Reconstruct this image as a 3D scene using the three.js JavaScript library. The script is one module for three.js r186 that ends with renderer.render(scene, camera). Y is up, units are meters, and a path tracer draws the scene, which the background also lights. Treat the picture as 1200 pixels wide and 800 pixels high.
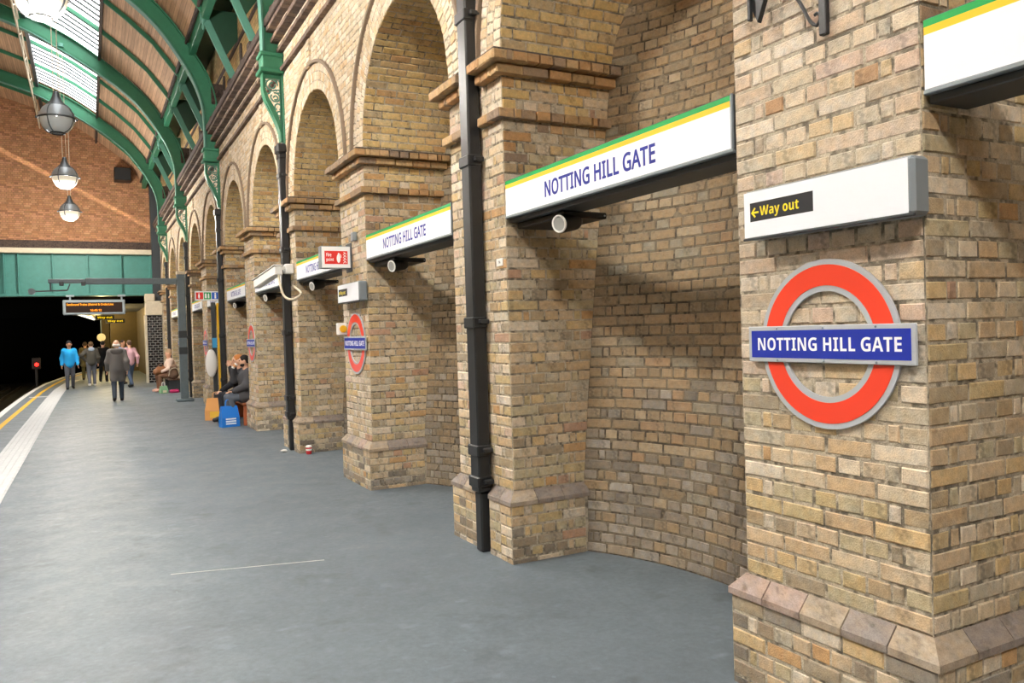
import * as THREE from 'three';
import { mergeGeometries } from 'three/addons/utils/BufferGeometryUtils.js';
import { RectAreaLightUniformsLib } from 'three/addons/lights/RectAreaLightUniformsLib.js';

// ------------------------------------------------------------------ camera, sky, exposure
const scene = new THREE.Scene();
const renderer = new THREE.WebGLRenderer({ antialias: true });
renderer.toneMapping = THREE.LinearToneMapping;
renderer.toneMappingExposure = 1.2;
renderer.shadowMap.enabled = true;
RectAreaLightUniformsLib.init();

const FOCAL = 937.4, YAW = 0.4874, PITCH = -0.0148, ROLL = -0.0309, EYE = new THREE.Vector3(0, 1.7, 0);
const camera = new THREE.PerspectiveCamera(2 * Math.atan(400 / FOCAL) * 180 / Math.PI, 1.5, 0.05, 400);
{
  const f = new THREE.Vector3(Math.sin(YAW) * Math.cos(PITCH), Math.sin(PITCH), -Math.cos(YAW) * Math.cos(PITCH));
  const r = new THREE.Vector3(Math.cos(YAW), 0, Math.sin(YAW)), u = new THREE.Vector3().crossVectors(r, f);
  const r2 = r.clone().multiplyScalar(Math.cos(ROLL)).addScaledVector(u, Math.sin(ROLL));
  const u2 = r.clone().multiplyScalar(-Math.sin(ROLL)).addScaledVector(u, Math.cos(ROLL));
  camera.position.copy(EYE);
  camera.quaternion.setFromRotationMatrix(new THREE.Matrix4().makeBasis(r2, u2, f.clone().negate()));
  camera.updateMatrixWorld(true);
  camera.userData.axes = [r2, u2, f];
}
scene.background = new THREE.Color(1.0, 1.0, 1.0);        // an even overcast sky
scene.backgroundIntensity = 6.5;
const sun = new THREE.DirectionalLight('#ffe9c8', 26);      // low sun across the roof
sun.position.set(-8.7, 4.8, 0.9).multiplyScalar(6); sun.target.position.set(0, 0, 0); sun.castShadow = true;
Object.assign(sun.shadow.camera, { left: -45, right: 45, top: 45, bottom: -45, near: 1, far: 160 }); sun.shadow.mapSize.set(2048, 2048); scene.add(sun, sun.target);

// ------------------------------------------------------------------ helpers
function rng(a) { return () => { a |= 0; a = a + 0x6D2B79F5 | 0; let t = Math.imul(a ^ a >>> 15, 1 | a); t = t + Math.imul(t ^ t >>> 7, 61 | t) ^ t; return ((t ^ t >>> 14) >>> 0) / 4294967296; }; }
const R = rng(7);
const V = (x, y, s) => new THREE.Vector3(x, y, -s);     // s = metres along the platform away from the camera
const taken = new Map();
function numbered(n) { const k = taken.get(n) || 0; taken.set(n, k + 1); return k ? n + '_' + String(k).padStart(3, '0') : n; }
function shade(o) { o.castShadow = true; o.receiveShadow = true; return o; }
function thing(name, label, category, pos = [0, 0, 0], turn = 0, group) {
  const o = new THREE.Group(); o.name = numbered(name); scene.add(o);
  o.position.set(...pos); o.rotation.y = turn; o.userData = { label, category };
  if (group) o.userData.group = group;
  return o;
}
function struct(name, label, category) { const o = new THREE.Group(); o.name = numbered(name); o.userData = { kind: 'structure', label, category }; scene.add(o); return o; }
function part(parent, name, geo, m, label) { const o = shade(new THREE.Mesh(geo, m)); o.name = name; if (label) o.userData.label = label; parent.add(o); return o; }
const merge = (list) => mergeGeometries(list.map((g) => { g = g.index ? g.toNonIndexed() : g; for (const k of Object.keys(g.attributes)) if (!['position', 'normal', 'uv'].includes(k)) g.deleteAttribute(k); return g; }));
// a box with chamfered edges between two corners
function box(x0, x1, y0, y1, z0, z1, c = 0.004) {
  const w = x1 - x0, h = y1 - y0, d = z1 - z0; c = Math.min(c, w * 0.3, h * 0.3, d * 0.3);
  const P = [], N = [], UV = [], hx = w / 2, hy = h / 2, hz = d / 2, cx = (x0 + x1) / 2, cy = (y0 + y1) / 2, cz = (z0 + z1) / 2;
  const tri = (a, b, e) => {
    const n = new THREE.Vector3().subVectors(b, a).cross(new THREE.Vector3().subVectors(e, a)).normalize();
    if (n.dot(new THREE.Vector3().add(a).add(b).add(e)) < 0) { const t = b; b = e; e = t; n.negate(); }
    for (const p of [a, b, e]) {
      P.push(p.x + cx, p.y + cy, p.z + cz); N.push(n.x, n.y, n.z);
      if (Math.abs(n.y) > 0.8) UV.push(p.x + cx, p.z + cz); else if (Math.abs(n.x) > Math.abs(n.z)) UV.push(p.z + cz, p.y + cy); else UV.push(p.x + cx, p.y + cy);
    }
  };
  const quad = (a, b, e, f) => { tri(a, b, e); tri(a, e, f); };
  const v = (x, y, z) => new THREE.Vector3(x, y, z), q = [hx, hy, hz];
  const mk = (ax, s, i, j) => { const o = [0, 0, 0], b = (ax + 1) % 3, d2 = (ax + 2) % 3; o[ax] = s * q[ax]; o[b] = i * (q[b] - c); o[d2] = j * (q[d2] - c); return v(...o); };
  for (let ax = 0; ax < 3; ax++) for (const s of [-1, 1]) {
    quad(mk(ax, s, -1, -1), mk(ax, s, 1, -1), mk(ax, s, 1, 1), mk(ax, s, -1, 1));
    const b = (ax + 1) % 3;
    for (const s2 of [-1, 1]) {   // bevel between face ax,s and face b,s2
      const A = mk(ax, s, s2, -1), B = mk(ax, s, s2, 1), C = mk(b, s2, -1, s), D = mk(b, s2, 1, s);
      quad(A, B, D, C);
    }
  }
  if (c > 0) for (const sx of [-1, 1]) for (const sy of [-1, 1]) for (const sz of [-1, 1]) tri(v(sx * hx, sy * (hy - c), sz * (hz - c)), v(sx * (hx - c), sy * hy, sz * (hz - c)), v(sx * (hx - c), sy * (hy - c), sz * hz));
  const g = new THREE.BufferGeometry();
  g.setAttribute('position', new THREE.Float32BufferAttribute(P, 3)); g.setAttribute('normal', new THREE.Float32BufferAttribute(N, 3)); g.setAttribute('uv', new THREE.Float32BufferAttribute(UV, 2));
  return g;
}
// the same in platform coordinates: x, height, distance along the platform
const pbox = (x0, x1, y0, y1, s0, s1, c) => box(x0, x1, y0, y1, -s1, -s0, c);
// a bar of rectangular section w x h between two points
function bar(a, b, w, h, up = new THREE.Vector3(0, 1, 0)) {
  const d = new THREE.Vector3().subVectors(b, a), L = d.length(); d.normalize();
  const x = new THREE.Vector3().crossVectors(up, d); if (x.length() < 1e-3) x.set(1, 0, 0); x.normalize();
  const y = new THREE.Vector3().crossVectors(d, x);
  const g = box(-w / 2, w / 2, -h / 2, h / 2, 0, L, Math.min(w, h) * 0.12);
  return g.applyMatrix4(new THREE.Matrix4().makeBasis(x, y, d).setPosition(a));
}
function rod(a, b, r, seg = 8) { return tube([a, b], r, seg, 1); }
function tube(pts, r, seg = 8, n) {
  const c = pts.length === 2 ? new THREE.LineCurve3(pts[0], pts[1]) : new THREE.CatmullRomCurve3(pts);
  const g = new THREE.TubeGeometry(c, n || pts.length * 6, r, seg, false);
  const caps = [0, 1].map((t) => { const p = c.getPoint(t), d = c.getTangent(t).multiplyScalar(t ? 1 : -1); const k = new THREE.CircleGeometry(r, seg); k.applyQuaternion(new THREE.Quaternion().setFromUnitVectors(new THREE.Vector3(0, 0, 1), d)); k.translate(p.x, p.y, p.z); return k; });
  return merge([g, ...caps]);
}
// a surface through a grid of points f(i, j)
function sheet(nu, nv, f, uvf) {
  const P = [], UV = [], I = [];
  for (let j = 0; j <= nv; j++) for (let i = 0; i <= nu; i++) { const p = f(i / nu, j / nv); P.push(p.x, p.y, p.z); const q = uvf ? uvf(i / nu, j / nv) : [i / nu, j / nv]; UV.push(q[0], q[1]); }
  for (let j = 0; j < nv; j++) for (let i = 0; i < nu; i++) { const a = j * (nu + 1) + i, b = a + 1, c = a + nu + 1, d = c + 1; I.push(a, b, d, a, d, c); }
  const g = new THREE.BufferGeometry();
  g.setAttribute('position', new THREE.Float32BufferAttribute(P, 3)); g.setAttribute('uv', new THREE.Float32BufferAttribute(UV, 2)); g.setIndex(I); g.computeVertexNormals();
  return g;
}

// ------------------------------------------------------------------ computed textures
function valueNoise(seed, n) { const r = rng(seed), a = new Float32Array(n * n).map(() => r()); return (x, y) => { x = ((x % n) + n) % n; y = ((y % n) + n) % n; const i = Math.floor(x), j = Math.floor(y), fx = x - i, fy = y - j, u = fx * fx * (3 - 2 * fx), v = fy * fy * (3 - 2 * fy), I = (i + 1) % n, J = (j + 1) % n; return (a[j * n + i] * (1 - u) + a[j * n + I] * u) * (1 - v) + (a[J * n + i] * (1 - u) + a[J * n + I] * u) * v; }; }
function texture(n, f, srgb = true) {
  const d = new Uint8Array(n * n * 4);
  for (let y = 0; y < n; y++) for (let x = 0; x < n; x++) { const c = f(x / n, y / n); for (let k = 0; k < 3; k++) d[(y * n + x) * 4 + k] = Math.max(0, Math.min(255, Math.round(c[k] * 255))); d[(y * n + x) * 4 + 3] = 255; }
  const t = new THREE.DataTexture(d, n, n); t.wrapS = t.wrapT = THREE.RepeatWrapping; t.magFilter = THREE.LinearFilter; t.minFilter = THREE.LinearMipmapLinearFilter;
  if (srgb) t.colorSpace = THREE.SRGBColorSpace; t.needsUpdate = true; return t;
}
const n8 = valueNoise(1, 8), n16 = valueNoise(2, 16), n32 = valueNoise(3, 32), n64 = valueNoise(4, 64), n128 = valueNoise(5, 128), n256 = valueNoise(6, 256);
const fbm = (x, y) => n8(x * 8, y * 8) * 0.4 + n16(x * 16, y * 16) * 0.27 + n32(x * 32, y * 32) * 0.18 + n64(x * 64, y * 64) * 0.15;
// brick faces: blotches, grain, pits, lime smears
const brickMap = texture(1024, (x, y) => {
  let v = 0.80 + 0.22 * fbm(x * 3 % 1, y * 3 % 1) + 0.10 * (n256(x * 256, y * 256) - 0.5) + 0.07 * (n128(x * 512, y * 512) - 0.5);
  const pit = n256(x * 256 + 40, y * 256); if (pit > 0.955) v *= 0.8;
  const lime = n16(x * 16 + 5, y * 16 + 3) * 0.6 + n64(x * 64, y * 64) * 0.4; const l = Math.max(0, Math.min(1, (lime - 0.66) * 6));
  const soot = Math.max(0, Math.min(1, (n16(x * 16 + 9, y * 16) * 0.55 + n64(x * 64, y * 64) * 0.25 + n256(x * 256, y * 256) * 0.2 - 0.62) * 3.5));
  const w = n32(x * 32 + 3, y * 32 + 7);
  let c = [v * (0.97 + 0.05 * w), v * 0.97, v * (1.0 - 0.07 * w)];
  c = c.map((k, i) => k * (1 - l * 0.45) + l * 0.45 * [0.97, 0.95, 0.92][i]);
  return c.map((k) => k * (1 - soot * 0.3));
});
const brickBump = texture(512, (x, y) => { let v = 0.35 + 0.4 * fbm(x * 2 % 1, y * 2 % 1) + 0.35 * (n256(x * 256, y * 256) - 0.5); if (n256(x * 256 + 40, y * 256) > 0.955) v -= 0.25; return [v, v, v]; }, false);
const mortarMap = texture(512, (x, y) => { let v = 0.7 + 0.3 * fbm(x * 2 % 1, y * 2 % 1) + 0.16 * (n256(x * 256, y * 256) - 0.5); const dirt = n8(x * 8 + 3, y * 8) * 0.3 + n32(x * 32, y * 32) * 0.4 + n64(x * 64, y * 64) * 0.3; v *= 1 - 0.36 * Math.max(0, Math.min(1, (dirt - 0.5) * 5)); return [v, v * 0.985, v * 0.96]; });
const floorMap = texture(1024, (x, y) => {
  let v = 0.80 + 0.10 * (fbm(x, y) - 0.5) + 0.06 * (n8(x * 8 + 3, y * 8 + 2) - 0.5) + 0.06 * (n256(x * 256, y * 256) - 0.5) + 0.06 * (n128(x * 1024, y * 1024) - 0.5);
  const st = n32(x * 32, y * 96 % 32) * 0.5 + n64(x * 64, y * 64) * 0.5; if (st > 0.74) v += (st - 0.74) * 0.5;
  const dk = n16(x * 16 + 8, y * 16) * 0.6 + n64(x * 64 + 2, y * 64) * 0.4; if (dk > 0.7) v -= (dk - 0.7) * 0.45;
  if (n128(x * 128 + 11, y * 128 + 5) > 0.975) v += 0.10;
  return [v * 0.985, v, v * 1.01];
});
const floorRough = texture(512, (x, y) => { const v = 0.42 + 0.28 * fbm(x * 2 % 1, y * 2 % 1) + 0.1 * (n128(x * 128, y * 128) - 0.5); return [v, v, v]; }, false);
const floorBump = texture(512, (x, y) => { const v = 0.5 + 0.5 * (fbm(x, y) - 0.5) + 0.3 * (n256(x * 256, y * 256) - 0.5); return [v, v, v]; }, false);
const boardMap = texture(512, (x, y) => { const k = Math.floor(x * 16), e = Math.abs(x * 16 - k - 0.5); const tone = n64(k * 3.7, 2.5) * 0.22 + 0.72; let v = tone + 0.10 * (n64(x * 64, y * 6) - 0.5) + 0.08 * (n128(x * 128, y * 16) - 0.5); if (e > 0.46) v *= 0.72; return [v, v * 0.98, v * 0.96]; });
const paintMap = texture(256, (x, y) => { const v = 0.88 + 0.12 * fbm(x, y) + 0.04 * (n128(x * 128, y * 128) - 0.5) - (n64(x * 64, y * 64) > 0.95 ? 0.12 : 0); return [v, v, v]; });
// brick faces too far off to tell apart: 1 m of wall per repeat
const farBrickMap = texture(512, (x, y) => {
  const row = Math.floor(y * 13), fy = y * 13 - row, off = row % 2 ? 0.5 : 0, col = Math.floor(x * 4.5 * (row % 2 ? 2 : 1) + off), fx = x * 4.5 * (row % 2 ? 2 : 1) + off - col;
  const m = fy < 0.12 || fx < (row % 2 ? 0.09 : 0.05), t = n64(col * 5.3 + row * 1.7, row * 3.1);
  let v = m ? 0.62 : 0.72 + 0.28 * t; v += 0.08 * (n256(x * 256, y * 256) - 0.5);
  return m ? [v, v * 0.97, v * 0.93] : [v, v * (0.93 + 0.07 * n64(col * 2.1, row)), v * (0.88 + 0.1 * n64(row * 2.1, col))];
});
function canvasTex(w, h, draw) { const c = document.createElement('canvas'); c.width = w; c.height = h; const g = c.getContext('2d'); draw(g, w, h); const t = new THREE.CanvasTexture(c); t.colorSpace = THREE.SRGBColorSpace; t.magFilter = THREE.LinearFilter; return t; }
function fitText(g, s, x0, x1, yBase, capPx, weight, color, stroke) { // letters of the given cap height stretched to fill x0..x1
  g.font = weight + ' ' + Math.round(capPx / 0.714) + 'px sans-serif'; const w = g.measureText(s).width; g.save(); g.translate(x0, yBase); g.scale((x1 - x0) / w, 1); g.fillStyle = color; g.textBaseline = 'alphabetic'; g.textAlign = 'left'; g.fillText(s, 0, 0); if (stroke) { g.strokeStyle = color; g.lineWidth = stroke; g.lineJoin = 'round'; g.strokeText(s, 0, 0); } g.restore();
}

// ------------------------------------------------------------------ materials
const rep = (t, k) => { const c = t.clone(); c.repeat.set(k, k); c.needsUpdate = true; return c; };
const mat = (color, roughness = 0.8, o = {}) => new THREE.MeshStandardMaterial({ color, roughness, ...o });
const phys = (o) => new THREE.MeshPhysicalMaterial(o);
const M = {
  mortar: mat('#d2c8b4', 0.95, { map: mortarMap, bumpMap: brickBump, bumpScale: 0.004 }),
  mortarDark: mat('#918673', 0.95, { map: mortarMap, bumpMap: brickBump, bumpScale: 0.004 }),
  cement: mat('#6d645b', 0.9, { map: mortarMap, bumpMap: brickBump, bumpScale: 0.003 }),
  bevel: [mat('#b5a396', 0.85, { map: brickMap, bumpMap: brickBump, bumpScale: 0.002 }), mat('#b5a892', 0.85, { map: brickMap, bumpMap: brickBump, bumpScale: 0.002 }), mat('#9b9288', 0.85, { map: brickMap, bumpMap: brickBump, bumpScale: 0.002 })],
  hood: mat('#8d7b68', 0.85, { map: paintMap }),
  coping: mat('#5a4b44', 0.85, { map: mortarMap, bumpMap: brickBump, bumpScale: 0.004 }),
  floor: mat('#7d878e', 1, { map: rep(floorMap, 0.2), roughnessMap: rep(floorRough, 0.3), bumpMap: rep(floorBump, 0.25), bumpScale: 0.0005 }),
  trackbed: mat('#2b2622', 0.95, { map: floorMap }),
  rail: mat('#5b5550', 0.4, { metalness: 0.8 }),
  whitePaint: mat('#dadad6', 0.7, { map: paintMap }),
  yellowPaint: mat('#e0b021', 0.7, { map: paintMap }),
  tactile: mat('#c9cbcb', 0.75, { map: paintMap }),
  green: mat('#35805f', 0.5, { map: paintMap }),
  greenPale: mat('#5a9584', 0.52, { map: paintMap }),
  greenDark: mat('#1d4633', 0.5, { map: paintMap }),
  girder: mat('#43897f', 0.55, { map: paintMap }),
  boards: mat('#dcb694', 0.75, { map: boardMap }),
  darkSoffit: mat('#3a352e', 0.9),
  farBrick: mat('#b98c69', 0.9, { map: farBrickMap }),
  farBrickYellow: mat('#cbb07a', 0.9, { map: farBrickMap }),
  iron: mat('#26282b', 0.42, { map: paintMap }),
  steel: mat('#6a787e', 0.5, { map: paintMap }),
  postDark: mat('#30363a', 0.5),
  frame: mat('#8d979d', 0.4, { metalness: 0.3 }),
  frameDark: mat('#3b4043', 0.5),
  signWhite: mat('#f1f3f6', 0.35),
  black: mat('#111214', 0.5),
  soot: phys({ color: '#060605', roughness: 1, specularIntensity: 0 }),
  tunnelWall: mat('#5d4e2b', 0.8, { map: paintMap }),
  tunnelCeil: mat('#4a4634', 0.9, { map: paintMap }),
  cream: mat('#d8cbb2', 0.7, { map: paintMap }),
  glass: phys({ color: '#ffffff', roughness: 0.02, transmission: 1, thickness: 0, ior: 1.3 }),
  lampMetal: mat('#55595c', 0.4, { metalness: 0.5 }),
  lampDome: mat('#8f9598', 0.35, { metalness: 0.3 }),
  red: mat('#f04a33', 0.3), blue: mat('#0a2a9c', 0.3), roundelGrey: mat('#b0b6bb', 0.45),
  white: mat('#e9e8e4', 0.5), yellow: mat('#e8b41e', 0.45),
};

// ------------------------------------------------------------------ bricks
const tones = {};
function zone(name, list, grey = 0.25, rough = 0.88) { tones[name] = list.map(([c, w]) => { const k = new THREE.Color(c), l = k.r * 0.3 + k.g * 0.59 + k.b * 0.11; return [k.lerp(new THREE.Color(l, l, l), grey), w]; }).map(([c, w]) => ({ m: mat(c, rough, { map: brickMap, bumpMap: brickBump, bumpScale: 0.003 }), w })); const t = tones[name].reduce((a, b) => a + b.w, 0); tones[name].forEach((o) => o.w /= t); }
zone('stock', [['#dccba4', 5], ['#d6c096', 4], ['#d3b98a', 3], ['#dabf83', 3], ['#d0bb80', 3], ['#c8bd93', 3], ['#cbc0a0', 3], ['#bfab80', 2.2], ['#c9a27e', 0.8], ['#e4d8ba', 3], ['#d3a969', 0.9], ['#b3a585', 1.2]], 0.18);
zone('pale', [['#e2d6ba', 5], ['#dac8ab', 4], ['#dac3aa', 2.2], ['#d6cbac', 4], ['#d0c9b0', 3], ['#dec99a', 2.4], ['#c39c6c', 0.35], ['#e9dfc6', 3], ['#cabc9f', 2]], 0.16);
zone('yellow', [['#e2c886', 5], ['#dcbf7a', 4], ['#d8ba80', 3], ['#e6d096', 3], ['#d0b57a', 2], ['#d2ab70', 1.2], ['#c8b488', 1]], 0.08);
zone('cream', [['#e4d8bc', 5], ['#dccfb0', 4], ['#e0caa0', 3], ['#d4c6a5', 3], ['#eae0c8', 3], ['#ccb792', 1.5], ['#d6b98a', 1]], 0.1);
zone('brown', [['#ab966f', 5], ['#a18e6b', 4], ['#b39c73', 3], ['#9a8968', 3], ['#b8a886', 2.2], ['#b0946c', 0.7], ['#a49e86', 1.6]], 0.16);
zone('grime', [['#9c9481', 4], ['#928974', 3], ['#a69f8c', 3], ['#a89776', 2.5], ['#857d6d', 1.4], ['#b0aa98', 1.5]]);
zone('cornice', [['#7d6757', 4], ['#6e5a4c', 3], ['#8a7260', 3], ['#967c62', 1.5]]);  // dark brown courses, with the shade of their undersides put into the colour
zone('band', [['#c49c68', 3], ['#b89a6a', 3], ['#c8aa78', 3], ['#a99274', 2.4], ['#ccab7c', 2], ['#9c8972', 1.4]], 0.05);
const pick = (z, r) => { let a = r(); for (const o of tones[z]) { a -= o.w; if (a <= 0) return o.m; } return tones[z][0].m; };
// a few worn brick shapes of each kind: face at z = 0, body behind it
const shapes = {};
function brickShape(kind, w, h, d) {
  shapes[kind] = { w, h, list: [] };
  for (let k = 0; k < 6; k++) {
    const j = (a) => (R() - 0.5) * 2 * a, c = 0.005, hx = w / 2, hy = h / 2;
    const front = [[-1, -1], [1, -1], [1, 1], [-1, 1]].map(([a, b]) => new THREE.Vector3(a * (hx - c - R() * 0.004), b * (hy - c - R() * 0.003), j(0.002)));
    const ring = [[-1, -1], [1, -1], [1, 1], [-1, 1]].map(([a, b]) => new THREE.Vector3(a * (hx - R() * 0.003), b * (hy - R() * 0.003), -c));
    const back = [[-1, -1], [1, -1], [1, 1], [-1, 1]].map(([a, b]) => new THREE.Vector3(a * hx, b * hy, -d));
    const P = [], N = [], UV = [], ou = R() * 3, ov = R() * 3;
    const tri = (a, b, e) => { const n = new THREE.Vector3().subVectors(b, a).cross(new THREE.Vector3().subVectors(e, a)).normalize(); for (const p of [a, b, e]) { P.push(p.x, p.y, p.z); N.push(n.x, n.y, n.z); UV.push((p.x - (Math.abs(n.x) > 0.8 ? p.z : 0)) * 1.1 + ou, (p.y - (Math.abs(n.y) > 0.8 ? p.z : 0)) * 1.1 + ov); } };
    tri(front[0], front[1], front[2]); tri(front[0], front[2], front[3]);
    for (let i = 0; i < 4; i++) { const q = (i + 1) % 4; tri(front[i], ring[i], ring[q]); tri(front[i], ring[q], front[q]); tri(ring[i], back[i], back[q]); tri(ring[i], back[q], ring[q]); }
    const g = new THREE.BufferGeometry();
    g.setAttribute('position', new THREE.Float32BufferAttribute(P, 3)); g.setAttribute('normal', new THREE.Float32BufferAttribute(N, 3)); g.setAttribute('uv', new THREE.Float32BufferAttribute(UV, 2));
    shapes[kind].list.push(g);
  }
}
brickShape('stretcher', 0.225, 0.067, 0.05); brickShape('header', 0.106, 0.067, 0.05); brickShape('closer', 0.05, 0.067, 0.05);
brickShape('deepS', 0.225, 0.067, 0.30); brickShape('deepH', 0.106, 0.067, 0.30); brickShape('deepC', 0.05, 0.067, 0.30);
const [AX, AY, AF] = camera.userData.axes;
function pixelSize(p, n, w, h) {   // how large a face of that size at p shows in the 1200 x 800 picture: 0 when turned away or out of frame
  const d = new THREE.Vector3().subVectors(p, EYE), z = d.dot(AF); if (z < 0.3) return 0;
  const u = 600 + FOCAL * d.dot(AX) / z, v = 400 - FOCAL * d.dot(AY) / z; if (u < -30 || u > 1230 || v < -20 || v > 820) return 0;
  const face = -d.clone().normalize().dot(n); if (face <= 0.03) return 0;
  return FOCAL / z * Math.sqrt(w * h * face) * 1.4;
}
class Courses {   // the bricks of one owner: the largest in view become parts of their own, the rest one part
  constructor(owner, name = 'brick') { this.owner = owner; this.list = []; this.name = name; }
  add(p, t, u, n, w, h, z, r, deep = false) {
    if (w < 0.018 || h < 0.015) return;
    const kind = (deep ? ['deepS', 'deepH', 'deepC'] : ['stretcher', 'header', 'closer'])[w > 0.16 ? 0 : w > 0.075 ? 1 : 2], s = shapes[kind];
    const m = new THREE.Matrix4().makeBasis(t.clone().multiplyScalar(w / s.w), u.clone().multiplyScalar(h / s.h), n).setPosition(p.clone().addScaledVector(n, (r() - 0.5) * 0.005));
    const flip = r(); if (flip > 0.5) m.multiply(new THREE.Matrix4().makeRotationZ(Math.PI));
    this.list.push({ m, g: s.list[Math.floor(r() * 6)], mt: typeof z === 'string' ? pick(z, r) : z, size: pixelSize(p, n, w, h) });
  }
  build(limit = 300, least = 7) {
    this.list.sort((a, b) => b.size - a.size);
    let k = 0; for (; k < this.list.length && k < limit && this.list[k].size >= least; k++) {
      const b = this.list[k], o = part(this.owner, this.name, b.g, b.mt); o.matrixAutoUpdate = false; o.matrix.copy(b.m); b.m.decompose(o.position, o.quaternion, o.scale); o.matrixAutoUpdate = true;
    }
    const rest = this.list.slice(k); if (!rest.length) return;
    const by = new Map(); for (const b of rest) { if (!by.has(b.mt)) by.set(b.mt, []); by.get(b.mt).push(b); }
    let n = 0; for (const b of rest) n += b.g.attributes.position.count;
    const P = new Float32Array(n * 3), N = new Float32Array(n * 3), U = new Float32Array(n * 2), g = new THREE.BufferGeometry(), ms = [], v = new THREE.Vector3(), nm = new THREE.Matrix3(); let at = 0;
    for (const [mt, l] of by) {
      const from = at;
      for (const b of l) {
        const p = b.g.attributes.position, q = b.g.attributes.normal, uv = b.g.attributes.uv; nm.getNormalMatrix(b.m);
        for (let i = 0; i < p.count; i++, at++) { v.fromBufferAttribute(p, i).applyMatrix4(b.m).toArray(P, at * 3); v.fromBufferAttribute(q, i).applyMatrix3(nm).normalize().toArray(N, at * 3); U[at * 2] = uv.getX(i); U[at * 2 + 1] = uv.getY(i); }
      }
      g.addGroup(from, at - from, ms.length); ms.push(mt);
    }
    g.setAttribute('position', new THREE.BufferAttribute(P, 3)); g.setAttribute('normal', new THREE.BufferAttribute(N, 3)); g.setAttribute('uv', new THREE.BufferAttribute(U, 2));
    const o = part(this.owner, 'brickwork', g, ms); o.userData.kind = 'stuff';
  }
}
// English bond: where the bricks of one course lie in 0..W
function bond(W, kind, r) {
  const out = []; let ws = [];
  if (kind === 0) { const n = Math.max(1, Math.round(W / 0.2285)); ws = Array(n).fill(1); }
  else if (kind === 1) { const n = Math.max(2, Math.round(W / 0.2285) * 2); ws = n < 5 ? Array(n).fill(1) : [1, 0.5, ...Array(n - 3).fill(1), 0.5, 1]; }
  else { const n = Math.max(1, Math.round(W / 0.2285)); ws = kind === 2 ? Array(n).fill(1) : [0.5, ...Array(n - 1).fill(1), 0.5]; }   // 2, 3: running bond
  ws = ws.map((w) => w * (0.94 + 0.12 * r())); const t = ws.reduce((a, b) => a + b, 0); let x = 0;
  for (const w of ws) { const a = x / t * W; x += w; out.push([a, x / t * W]); }
  return out;
}
const UPV = new THREE.Vector3(0, 1, 0), NX = new THREE.Vector3(-1, 0, 0), NZ = new THREE.Vector3(0, 0, 1), TZ = new THREE.Vector3(0, 0, 1), TX = new THREE.Vector3(1, 0, 0);
const J = 0.0085;
// a course on a face towards the tracks (plane x = X), from s0 to s1; and one on a face towards the camera (plane s = S), from x0 to x1
function frontCourse(c, X, s0, s1, y0, y1, kind, z, r, skip, deep) {
  for (const [a, b] of bond(s1 - s0, kind, r)) {
    let u0 = s1 - a, u1 = s1 - b; if (skip && u0 > skip[0] && u1 < skip[1]) { if (u0 > skip[1]) u1 = Math.max(u1, skip[1]); else if (u1 < skip[0]) u0 = Math.min(u0, skip[0]); else continue; }
    const zz = typeof z === 'function' ? z((u0 + u1) / 2, (y0 + y1) / 2) : z;
    c.add(V(X, (y0 + y1) / 2 + (r() - 0.5) * 0.003, (u0 + u1) / 2), TZ, UPV, NX, u0 - u1 - J, y1 - y0 - J, zz, r, deep);
  }
}
function sideCourse(c, S, x0, x1, y0, y1, kind, z, r, deep) {
  for (const [a, b] of bond(x1 - x0, kind, r)) { const zz = typeof z === 'function' ? z(x0 + (a + b) / 2, (y0 + y1) / 2) : z; c.add(V(x0 + (a + b) / 2, (y0 + y1) / 2 + (r() - 0.5) * 0.003, S), TX, UPV, NZ, b - a - J, y1 - y0 - J, zz, r, deep); }
}

// ------------------------------------------------------------------ the arcade: measures
const DW = 2.71, EP = 0.052, S0 = 1.872, BAY = 3.287, PW = 0.95, OPEN = BAY - PW, CO = 0.0774;
const arrisR = (k) => S0 + BAY * k, arrisL = (k) => arrisR(k) + PW;
const YSPRING = 3.74, RAD = OPEN / 2, YTOP = 6.4;
const batter = (y) => 0.08 * y + 0.008 * y * y;
const PLAN_R = 2.18, SAG = 0.34;
function backX(k, s, y) { const c = arrisL(k) + OPEN / 2, d = s - c; return 3.27 + batter(y) + Math.sqrt(PLAN_R * PLAN_R - d * d) - (PLAN_R - SAG); }
const hasPipe = (k) => ((k % 2) + 2) % 2 === 1;
const pipeS = (k) => arrisR(k) + 0.41;
const PIPEW = 0.15;

// ------------------------------------------------------------------ brick piers
function slope(x0, x1, y0, y1, y2, s0, s1, m0, m1) { // plinth capping brick: lip y0..y1 at x0, sloping back to y2 at x1; mitres at its ends
  const e = x1 - x0, A = V(x0, y0, s0), B = V(x0, y0, s1), C = V(x0, y1, s0), D = V(x0, y1, s1), E = V(x1, y2, s0 + (m0 ? e : 0)), F = V(x1, y2, s1 - (m1 ? e : 0)), G = V(x1, y0, s0 + (m0 ? e : 0)), H = V(x1, y0, s1 - (m1 ? e : 0));
  const P = [], UV = []; const q = (a, b, c, d) => { for (const p of [a, b, c, a, c, d]) { P.push(p.x, p.y, p.z); UV.push(p.z + p.x, p.y + p.x); } };
  q(B, A, C, D); q(D, C, E, F); q(A, G, E, C); q(H, B, D, F); q(G, A, B, H);
  const g = new THREE.BufferGeometry(); g.setAttribute('position', new THREE.Float32BufferAttribute(P, 3)); g.setAttribute('uv', new THREE.Float32BufferAttribute(UV, 2)); g.computeVertexNormals(); return g;
}
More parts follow.
